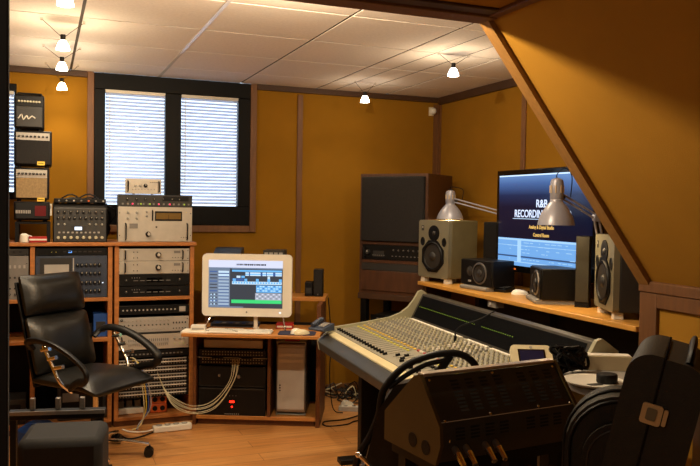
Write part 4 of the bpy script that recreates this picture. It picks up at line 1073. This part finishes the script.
# ---------------------------------------------------------------- big main monitor in the corner
BP = (2.242, 5.4, 1.736)
BA = 52; bw, bd = .56, .45
_c, _s = math.cos(rad(BA)), math.sin(rad(BA))
BC = (BP[0] + bw/2*_c, BP[1] - bw/2*_s)
BB = .835
t = thing('main_monitor', 'tall dark wooden main monitor cabinet standing in the room corner', 'speaker', (BC[0], BC[1], BB), -BA)
bh = BP[2] - BB
def bzz(py): return (298 - py)/(298 - 174)*bh
b = MB(); b.box(-bw/2, bw/2, .02, bd, 0, bh, 'cabwood')
part('cabinet', b, t, bevel=.004)
b = MB(); b.box(-bw/2, -bw/2 + .02, 0, .0195, 0, bh, 'cabwood'); b.box(bw/2 - .02, bw/2, 0, .0195, 0, bh, 'cabwood'); b.box(-bw/2 + .0205, bw/2 - .0205, 0, .0195, bzz(247) , bzz(244), 'cabwood'); b.box(-bw/2 + .0205, bw/2 - .0205, 0, .0195, bzz(266), bzz(263), 'cabwood'); b.box(-bw/2 + .0205, bw/2 - .0205, 0, .0195, bh - .02, bh, 'cabwood'); b.box(-bw/2 + .0205, bw/2 - .0205, 0, .0195, 0, .02, 'cabwood'); part('face_frame', b, t)
b = MB(); b.box(-bw/2 + .022, bw/2 - .022, -.028, .0195, bzz(243.5), bh - .022, 'grille'); part('upper_grille', b, t, bevel=.008)
b = MB(); b.box(-bw/2 + .022, bw/2 - .022, -.008, .0195, .022, bzz(274), 'cabwood'); part('lower_grille', b, t, bevel=.004)
b = MB(); b.box(-bw/2 + .022, bw/2 - .022, -.004, .0195, bzz(273.5), bzz(266.3), 'dkgrey'); part('lower_band', b, t)
uw = bw - .05
t2 = unit('black power amplifier between the two grilles of the tall corner monitor', 'amplifier', -uw/2, uw/2, bzz(262.6), bzz(247.4), 'black', dp=.018, yf=0, name='power_amplifier'); t2.location = (BC[0], BC[1], BB + bzz(262.6)); t2.rotation_euler = (0, 0, rad(-BA))
kn(t2, .10, .5, .018, 'dkgrey'); disp(t2, .18, .2, .36, .6, 'dkgrey'); row(t2, .18, .36, .3, 6, .010, .006, 'grey')
for u in (.52, .60, .68, .76, .84, .92): kn(t2, u, .68, .008, 'dkgrey')
row(t2, .5, .92, .28, 8, .012, .006, 'grey')
handle(t2, .05)
t = thing('low_table', 'dark low table under the tall corner monitor cabinet', 'table', (BC[0], BC[1], 0), -BA)
b = MB(); b.box(-bw/2 - .01, bw/2 + .01, -.005, bd, .79, BB - .001, 'crown'); part('tabletop', b, t, bevel=.004)
for sx in (-1, 1):
    for y in (.015, bd - .06): b = MB(); b.box(sx*(bw/2 - .03) - .025, sx*(bw/2 - .03) + .025, y, y + .05, 0, .7895, 'black'); part('leg', b, t)
b = MB(); b.box(-bw/2 + .056, bw/2 - .056, .03, bd - .07, .52, .54, 'black'); part('shelf', b, t)
for i, (z0_, h_, k) in enumerate(((.541, .07, 'dkgrey'), (.613, .055, 'black'))):
    t2 = unit('dark rack unit on the shelf under the corner monitor, %s' % ('lower' if i == 0 else 'upper'), 'audio unit', -.2, .2, 0, h_, k, dp=.28, yf=0, ears=False, group='units under the corner monitor')
    t2.location = (BC[0] + _s*.045, BC[1] + _c*.045, z0_ + .0005); t2.rotation_euler = (0, 0, rad(-BA)); row(t2, .15, .8, .5, 8, .016, .012, 'grey'); led(t2, .9, .5, 'led_g', .003)

# small motion sensor in the corner
b = MB(); b.lathe([(.012, 0), (.028, -.012), (.030, -.03), (.020, -.048), (.0001, -.054)], (0, 0, 0), (0, 1, 0), 'white', n=18); b.box(-.02, .02, -.004, .010, -.035, .035, 'cream'); solo('motion_sensor', b, 'small white motion sensor high in the room corner', 'sensor', loc=(XR - .075, D - .0105, 2.285))

# ---------------------------------------------------------------- office chair
def padded(w, h, d, key, n=8, crown=.02, name='pad'):
    # rounded cushion: width x, height z, thickness y, front bulging towards -y
    b = MB(); NX, NZ = n, n; vs = []; fs = []
    def sh(u, v): return (1 - abs(2*u - 1)**4)*(1 - abs(2*v - 1)**4)
    for side in (0, 1):
        for j in range(NZ + 1):
            for i in range(NX + 1):
                u, v = i/NX, j/NZ; k = sh(u, v)
                x = (u - .5)*w; zz_ = v*h
                y = -d/2 - crown*k + d*.35*(1 - k) if side == 0 else d/2 - d*.35*(1 - k)
                vs.append((x, y, zz_))
    N = (NX + 1)*(NZ + 1)
    for side in (0, 1):
        for j in range(NZ):
            for i in range(NX):
                a = side*N + j*(NX + 1) + i; fs.append((a, a + 1, a + NX + 2, a + NX + 1))
    for i in range(NX):
        for j in (0, NZ): a = j*(NX + 1) + i; fs.append((a, a + 1, N + a + 1, N + a))
    for j in range(NZ):
        for i in (0, NX): a = j*(NX + 1) + i; fs.append((a, a + NX + 1, N + a + NX + 1, N + a))
    b.add(vs, fs, key); return b
def office_chair(label, loc, rz):
    t = thing('office_chair', label, 'chair', loc, rz)
    b = MB(); b.lathe([(.0001, .075), (.035, .075), (.04, .10), (.033, .13), (.0001, .13)], (0, 0, 0), (0, 0, 1), 'chrome', n=20); part('base_hub', b, t)
    b = MB(); b.cyl((0, 0, .1305), (0, 0, .27), .028, 'black'); b.cyl((0, 0, .27), (0, 0, .395), .017, 'chrome'); part('gas_column', b, t)
    for i in range(5):
        a = rad(72*i + CH0); c, s = math.cos(a), math.sin(a)
        b = MB(); b.tube([(.03*c, .03*s, .105), (.16*c, .16*s, .098), (.30*c, .30*s, .072)], 0, 'chrome', n=8, smooth=4, squash=(.012, .020, (0, 0, 1))); lg = part('leg', b, t)
        b = MB(); p = Vector((.30*c, .30*s, .028)); q = Vector((-s, c, 0))
        for k in (-1, 1): b.cyl(p + q*(.006*k), p + q*(.026*k), .028, 'plastic', n=16)
        b.cyl(p, p + Vector((0, 0, .04)), .010, 'plastic'); part('caster', b, lg)
    b = MB(); b.box(-.10, .10, -.12, .12, .395, .425, 'black'); b.tube([(.08, .0, .41), (.22, 0, .405)], .007, 'black'); part('tilt_mechanism', b, t, bevel=.004)
    b = padded(.50, .50, .09, 'leather', crown=.012); b.v = [(x, -(zz_ - .26), -y + .475 - (max(0, (zz_ - .38))*.25)) for x, y, zz_ in b.v]; sm = part('seat', b, t)
    md = sm.modifiers.new('round', 'SUBSURF'); md.levels = md.render_levels = 1
    tl = rad(-15)
    for z0_, h_, w_, crown, nm in ((.0, .34, .47, .03, 'backrest'), (.34, .24, .46, .035, 'headrest')):
        b = padded(w_, h_, .075, 'leather', crown=crown); o = part(nm, b, t, loc=(0, .225 + math.sin(-tl)*z0_, .50 + math.cos(tl)*z0_), rot=(tl, 0, 0))
        md = o.modifiers.new('round', 'SUBSURF'); md.levels = md.render_levels = 1
    b = MB(); b.box(-.22, .22, .036, .05, -.06, .55, 'plastic'); part('back_shell', b, t, loc=(0, .225, .50), rot=(tl, 0, 0), bevel=.006)
    for s in (-1, 1):
        x = s*.285
        b = MB(); b.tube([(s*.235, .25, .66), (x - s*.01, .23, .70), (x, .15, .718), (x, .02, .70), (x, -.10, .655), (x, -.19, .60), (x, -.215, .56), (x - s*.01, -.19, .525), (x - s*.03, -.12, .51), (s*.24, -.05, .47)], 0, 'plastic', n=10, smooth=6, squash=(.015, .026, (0, 0, 1))); part('armrest', b, t)
        b = MB(); b.tube([(x - s*.012, .12, .69), (x - s*.012, .06, .60), (x - s*.02, .0, .50), (s*.20, -.02, .432)], .010, 'chrome', n=10, smooth=5); part('arm_support', b, t)
        for k in range(3):
            b = MB(); f = k/2; b.cyl((x - s*.012, .13 - .10*f, .665 - .09*f), (x - s*.012, .07 - .10*f, .68 - .09*f), .012, 'chrome', n=12); part('arm_clip', b, t)
    return t
CH0 = 20
office_chair('black leather high-backed office chair in front of the left racks', (.285, 4.63, 0), 42)

# ---------------------------------------------------------------- chair with a hoop back, by the mixing desk
HO = (1.288, 2.419, 0.653)
t = thing('hoop_chair', 'black chair with curved hoop back standing against the mixing desk', 'chair', (HO[0], HO[1], 0), -25)
pts = [(-.262, .42), (-.262, .56), (-.215, .655), (-.185, .735), (-.167, .83), (-.095, .915), (0, .958), (.079, .968), (.130, .952), (.160, .915), (.172, .85), (.175, .70), (.175, .52), (.172, .42)]
b = MB(); b.tube([(x, .05*(.9 - zz_), zz_) for x, zz_ in pts], 0, 'plastic', n=10, smooth=6, squash=(.011, .013, (0, 1, 0))); part('hoop_frame', b, t)
b = MB(); b.tube([(-.15, .005, .835), (-.085, .006, .885), (-.02, .004, .922), (.045, .002, .940)], .009, 'plastic', n=10, smooth=5); part('inner_rail', b, t)
b = MB(); b.tube([(.068, .0, .960), (.045, .002, .925), (.020, .004, .880), (.0, .006, .82)], 0, 'plastic', n=10, smooth=5, squash=(.009, .015, (0, 1, 0))); part('spoke', b, t)
b = MB(); b.prism([(-.245, .50), (.155, .50), (.160, .74), (.12, .80), (.03, .845), (-.06, .865), (-.13, .845), (-.185, .755)], 'y', -.005, .05, 'leather'); part('back_pad', b, t, bevel=.012)
b = padded(.44, .42, .07, 'leather', crown=.01); b.v = [(x - .04, zz_ + .02, -y + .43) for x, y, zz_ in b.v]; part('seat', b, t)
for x, y in ((-.22, .05), (.14, .05), (-.22, .40), (.14, .40)):
    b = MB(); b.cyl((x, y, 0), (x*1.0, y, .40), .014, 'black'); part('leg', b, t)
b = MB(); b.tube([(-.252, -.035, .600), (-.235, -.05, .592), (-.20, -.055, .560), (-.18, -.03, .52)], .008, 'chrome', n=8, smooth=4); b.lathe([(.0001, -.012), (.011, -.006), (.012, .004), (.0001, .012)], (-.254, -.035, .602), (1, 0, 0), 'chrome', n=12); part('back_lever', b, t)

# ---------------------------------------------------------------- small console with its vented back to the camera
t = thing('small_mixing_console', 'black wedge-shaped mixing console seen from its vented sloping back', 'mixing console', (1.046, 2.038, 0), 6.9)
BL = .545
prof = [(0, .975), (-.101, .850), (-.106, .800), (-.085, .740), (.19, .740), (.19, .82), (.03, .962)]
b = MB(); b.prism(prof, 'x', .012, BL - .012, 'boxmetal'); part('body', b, t, bevel=.002)
pe = [(0, .985), (-.108, .852), (-.113, .798), (-.090, .736), (.195, .736), (.195, .83), (.03, .975)]
for x0_ in (0, BL - .0115):
    b = MB(); b.prism(pe, 'x', x0_, x0_ + .0115, 'boxside'); part('end_panel', b, t, bevel=.002)
b = MB(); b.box(.0125, BL - .0125, -.004, .028, .9755, .986, 'rim'); part('rim', b, t, bevel=.002)
for py, pz, rr in ((.030, .780, .022), (-.040, .775, .022)):
    b = MB(); b.cyl((-.0015, py, pz), (.001, py, pz), rr, 'black', n=24); part('cable_hole', b, t)
def onsl(f, o=.0008):  # along the sloping back, 0 at the rim
    dy, dz_ = -.101, -.125; l = math.hypot(dy, dz_); return (dy*f + dz_/l*o, .975 + dz_*f - dy/l*o*1)
def ven(x0_, x1_, f0, f1):
    b = MB(); n = 9
    for i in range(n):
        fa = f0 + (f1 - f0)*i/n; fb = fa + (f1 - f0)/n*.55; a_ = onsl(fa); c_ = onsl(fb)
        b.quad((x0_, a_[0], a_[1]), (x1_, a_[0], a_[1]), (x1_, c_[0], c_[1]), (x0_, c_[0], c_[1]), 'slot')
    part('vent', b, t)
for x0_ in (.10, .155, .21, .265, .36, .415, .47): ven(x0_, x0_ + .030, .12, .80)
for x0_ in (.06, .115, .17, .225, .33, .385, .44): 
    b = MB()
    for i in range(4): zz_ = .842 - i*.010; y_ = -.1015 - .005*(i/5) - .001; b.quad((x0_, y_, zz_), (x0_ + .034, y_, zz_), (x0_ + .034, y_ - .0006, zz_ - .006), (x0_, y_ - .0006, zz_ - .006), 'slot')
    part('vent', b, t)
a_, c_ = onsl(.915), onsl(.93)
b = MB(); b.quad((.014, a_[0], a_[1]), (BL - .014, a_[0], a_[1]), (BL - .014, c_[0], c_[1]), (.014, c_[0], c_[1]), 'rim'); part('seam', b, t)
for x, f in ((.03, .08), (.27, .07), (.52, .08), (.03, .9), (.20, .88), (.39, .87), (.52, .9)):
    y_, z_ = onsl(f); b = MB(); b.lathe([(.0045, 0), (.003, .002), (.0001, .0025)], (x, y_, z_), (0, -.778, .628), 'chrome', n=10); part('screw', b, t)
for x in (.04, .52): 
    b = MB(); b.lathe([(.0045, 0), (.003, .002), (.0001, .0025)], (x, -.105, .806), (0, -1, 0), 'chrome', n=10); part('screw', b, t)
for x in (.06, .10, .17, .21):
    b = MB(); b.cyl((x, -.099, .782), (x - .005, -.125, .770), .010, 'steel'); b.cyl((x - .005, -.125, .770), (x - .012, -.165, .748), .012, 'chrome', r1=.008); part('plug', b, t)
t = thing('mixer_stand', 'black stand carrying the wedge-shaped mixing console', 'stand', (1.046, 2.038, 0), 6.9)
b = MB(); b.box(.02, BL - .02, -.07, .18, .70, .735, 'black'); part('top_plate', b, t)
for x in (.04, BL - .08):
    for y in (-.06, .13): b = MB(); b.box(x, x + .04, y, y + .04, 0, .6995, 'black'); part('leg', b, t)

# ---------------------------------------------------------------- side table at the end of the mixing desk
ST = (1.97, 2.22); TZ = .87
t = thing('side_table', 'small pale side table between the mixing desk and the black cases', 'table', (ST[0], ST[1], 0), 0)
b = MB(); b.box(-.24, .28, -.16, .20, TZ - .025, TZ, 'ltgrey'); part('tabletop', b, t, bevel=.004)
for x in (-.21, .25):
    for y in (-.13, .17): b = MB(); b.box(x - .018, x + .018, y - .018, y + .018, 0, TZ - .0255, 'ltgrey'); part('leg', b, t)
dc = (1.801, 2.17, 0.88)
b = MB(); b.lathe([(.0001, 0), (.075, 0), (.105, .010), (.108, .016), (.100, .014), (.0001, .008)], (0, 0, 0), (0, 0, 1), 'white', n=36); b.box(-.06, -.01, -.06, -.035, .0125, .0145, 'dkgrey'); solo('white_dish', b, 'round white dish on the side table before the black cases', 'dish', loc=(dc[0], dc[1], TZ + .001))
b = MB(); b.lathe([(.0001, 0), (.034, 0), (.036, .004), (.036, .028), (.033, .032), (.0001, .032)], (0, 0, 0), (0, 0, 1), 'black', n=28); kc = (1.832, 2.14, 0.895); solo('black_tin', b, 'flat round black tin standing in the white dish', 'tin', loc=(kc[0], kc[1], TZ + .012))
wb = (2.01, 2.343, 0.87)
b = MB(); b.box(-.10, .09, 0, .06, 0, .055, 'cream'); b.box(-.096, .086, .004, .056, .055, .058, 'paper'); solo('white_carton', b, 'long pale carton behind the white dish on the side table', 'box', loc=(wb[0], wb[1], TZ + .001), rot=(0, 0, rad(-28)), bevel=.003)
hb = (1.845, 2.353, 0.89)
b = MB(); rr = random.Random(11)
for i in range(12):
    b.tube([(rr.uniform(-.075, .075), rr.uniform(-.03, .03), rr.uniform(.006, .10)) for k in range(6)], .006, 'black', n=6, smooth=5, closed=True)
solo('cable_tangle', b, 'black tangle of cables left of the pale carton', 'cables', kind='stuff', loc=(hb[0] - .0, hb[1] + .0, TZ + .001))

# ---------------------------------------------------------------- black cases at lower right
TL = 12
RT = Euler((0, rad(TL), rad(-47))).to_matrix()
CC = Vector((1.148, 1.197, 1.071)) - RT @ Vector((.008, 0, 1.00))
FZ = -CC.z
CC = CC + RT @ Vector((0, 0, 1))*((FZ + .03)/(RT @ Vector((0, 0, 1))).z); FZ = 1.00 - (FZ + .03)/(RT @ Vector((0, 0, 1))).z
t = thing('instrument_case', 'tall black instrument case with brass clasp and handle at lower right', 'case', tuple(CC), 0, None, rot=(0, rad(TL), rad(-47)))
chh, cd = FZ + .118, .28
b = MB(); b.prism([(-.0005, 0), (-.0005, chh)] + [(-.066 + .05 + .05*math.cos(rad(90 + 9*i)), chh - .05 + .05*math.sin(rad(90 + 9*i))) for i in range(11)] + [(-.066, 0)], 'y', 0, cd, 'bagcloth'); part('shell', b, t, bevel=.004)
b = MB(); b.prism([(.0005, 0), (.085, 0)] + [(.085 - .045 + .045*math.cos(rad(9*i)), chh - .003 - .045 + .045*math.sin(rad(9*i))) for i in range(11)] + [(.0005, chh - .003)], 'y', .002, cd - .003, 'bagcloth'); part('lid', b, t, bevel=.004)
b = MB(); b.tube([(0, -.001, .03), (0, -.002, chh - .05), (0, .012, chh - .006), (0, .04, chh - .002), (0, cd - .03, chh - .002)], .002, 'black', n=8, smooth=3); part('seam_piping', b, t)
b = MB(); b.prism(rrect(-.024, .016, -.021, .021, .006), 'y', -.006, -.0005, 'gold'); b.prism(rrect(-.014, .006, -.012, .013, .004), 'y', -.009, -.006, 'champ'); b.prism(rrect(.018, .026, -.017, .017, .003), 'y', -.006, -.0005, 'gold'); part('clasp', b, t, loc=(.005, 0, FZ), bevel=.001)
b = MB(); b.tube([(.045, .03, chh - .006), (.045, .045, chh + .012), (.045, .09, chh + .022), (.045, .15, chh + .022), (.045, .20, chh + .012), (.045, .22, chh - .006)], 0, 'black', n=10, smooth=5, squash=(.008, .016, (1, 0, 0))); part('handle', b, t)

BC2 = (1.448, 1.623, 0.984)
t = thing('gig_bag', 'black soft bag with rounded top and raised piping behind the tall case', 'bag', (BC2[0], BC2[1], .006), -40)
def arch(w, h, n=14):
    o = [(w/2, 0.01), (w/2, h - w*.5)]
    for i in range(n + 1): a = math.pi*i/n; o.append((w/2*math.cos(a), h - w*.5 + w*.5*math.sin(a)))
    o += [(-w/2, .01)]; return o
gh = BC2[2]; gw = .30
b = MB(); b.prism(arch(gw, gh - .006), 'y', .0, .15, 'bagcloth'); part('body', b, t, bevel=.02)
for off, d_ in ((-.004, .012), (.06, -.004)):
    b = MB(); b.tube([(x, off, zz_) for x, zz_ in arch(gw - d_*2, gh - .006 - d_)], .005, 'plastic', n=8); part('piping', b, t)
b = MB(); b.prism(arch(gw - .09, gh - .07), 'y', -.030, -.0005, 'bagcloth'); pk = part('pocket', b, t, bevel=.012)
b = MB(); b.tube([(x, -.031, zz_) for x, zz_ in arch(gw - .12, gh - .088)], .003, 'dkgrey', n=6); part('zip', b, pk)

# ---------------------------------------------------------------- left foreground: low stand and padded stool
KS = (0.066, 3.498, 0.587)
t = thing('low_stand', 'low black stand with metal edge in the left foreground', 'stand', (KS[0], KS[1], 0), -12)
b = MB(); b.box(-.21, .19, -.01, .05, KS[2] - .035, KS[2], 'black'); part('top', b, t, bevel=.004)
b = MB(); b.box(-.21, .19, -.018, -.0105, KS[2] - .012, KS[2] + .004, 'steel'); part('metal_edge', b, t)
for x in (-.20, .155):
    for y in (0,): b = MB(); b.box(x, x + .025, y, y + .03, 0, KS[2] - .0355, 'black'); part('leg', b, t)
b = MB(); b.box(-.174, .154, .0, .025, .20, .24, 'deskdark'); part('cross_bar', b, t)
for i, x in enumerate((-.115, -.01, .09)):
    b = MB(); b.box(x - .010, x + .010, .02, .045, KS[2] + .0005, KS[2] + .05, 'steel'); part('upright', b, t, bevel=.002)
SS = (0.058, 3.07, 0.585)
t = thing('padded_stool', 'black padded stool in the left foreground before the low stand', 'stool', (SS[0], SS[1], 0), -10)
b = padded(.34, .30, .30, 'leather', crown=.006); b.v = [(x, y*.5, zz_) for x, y, zz_ in b.v]
b = MB(); b.box(-.155, .155, 0, .28, SS[2] - .32, SS[2], 'blackmatte'); part('cushion', b, t, bevel=.03)
for x in (-.135, .135):
    for y in (.03, .25): b = MB(); b.cyl((x, y, 0), (x, y, SS[2] - .3205), .012, 'steel'); part('leg', b, t)

# ---------------------------------------------------------------- floor clutter under the desk end
fx = (2.268, 5.469, 0.01)
b = MB(); rr = random.Random(4)
for i in range(16):
    cx, cy = fx[0] + rr.uniform(-.16, .16), fx[1] + rr.uniform(-.10, .14)
    b.tube([(cx + rr.uniform(-.13, .13), cy + rr.uniform(-.10, .10), .006 + rr.uniform(0, .09)*(k % 2)) for k in range(6)], .0045, rr.choice(['black', 'black', 'dkgrey', 'plastic', 'beigecable']), n=6, smooth=5, closed=True)
solo('floor_cable_tangle', b, 'tangle of dark cables on the floor between computer desk and mixing desk', 'cables', kind='stuff')
fl = (2.161, 5.112, 0.0)
b = MB(); b.box(-.17, .17, -.03, .03, 0, .03, 'ltgrey'); b.box(-.15, .15, -.02, .02, .03, .034, 'white')
for i in range(5): b.cyl((-.12 + i*.06, 0, .034), (-.12 + i*.06, 0, .036), .014, 'dkgrey', n=12)
solo('socket_strip', b, 'pale socket strip lying on the floor under the mixing desk end', 'power strip', loc=(fl[0], fl[1], .001), rot=(0, 0, rad(-26)), bevel=.003)
fp = (2.097, 5.251, 0.06)
b = MB(); b.prism([(-.045, 0), (.045, 0), (.035, .05), (-.02, .065), (-.04, .04)], 'y', -.03, .03, 'white'); solo('white_adapter', b, 'white power adapter on top of the floor cables', 'adapter', loc=(fp[0] - .02, fp[1] - .06, .001), bevel=.005)
lp = (1.899, 4.879, 0.005)
b = MB(); b.tube([(lp[0] + .20, lp[1] + .12, .005), (lp[0] + .05, lp[1] + .05, .005), (lp[0] - .10, lp[1] + .04, .005), (lp[0] - .12, lp[1] - .06, .005), (lp[0] + .02, lp[1] - .07, .005), (lp[0] + .12, lp[1] - .01, .005), (lp[0] + .30, lp[1] - .04, .005)], .0045, 'black', n=6, smooth=6)
solo('floor_cable', b, 'single black cable looped on the wooden floor right of the computer desk', 'cable')
b = MB(); b.tube([DP(.885, .60, .84), DP(.90, .58, .70), DP(.91, .62, .5), DP(.905, .56, .3), DP(.93, .6, .05), DP(1.0, .62, .012)], .004, 'black', n=6, smooth=6)
solo('hanging_cable', b, 'black cable hanging down the right side of the computer desk', 'cable')
b = MB(); b.tube([(.78, 5.18, .008), (.62, 5.0, .006), (.50, 4.95, .006), (.44, 5.10, .006), (.30, 5.20, .006)], .005, 'black', n=6, smooth=6)
solo('floor_cable', b, 'black cable on the floor behind the office chair casters', 'cable')

# ---------------------------------------------------------------- world, camera
w = bpy.data.worlds.new('daylight'); SC.world = w; w.use_nodes = True
bg = w.node_tree.nodes['Background']; bg.inputs['Color'].default_value = (.62, .79, 1, 1); bg.inputs['Strength'].default_value = 3.3

for o in list(bpy.data.objects):
    for k in ('_w', '_h'):
        if k in o: del o[k]
cam = bpy.data.cameras.new('camera'); co = bpy.data.objects.new('camera', cam); COL.objects.link(co)
cam.sensor_width = 36; cam.lens = 768/700*36; cam.clip_start = .05
_y, _p, _r = rad(21.8), rad(-1.9), rad(.9)
f = Vector((math.sin(_y)*math.cos(_p), math.cos(_y)*math.cos(_p), math.sin(_p))); r = Vector((math.cos(_y), -math.sin(_y), 0)); u = r.cross(f)
r2 = math.cos(_r)*r + math.sin(_r)*u; u2 = -math.sin(_r)*r + math.cos(_r)*u
m = Matrix((r2, u2, -f)).transposed().to_4x4(); m.translation = (0, 0, 1.48); co.matrix_world = m
SC.camera = co
SC.view_settings.view_transform = 'Standard'
SC.view_settings.look = 'None'
SC.view_settings.exposure = -0.35
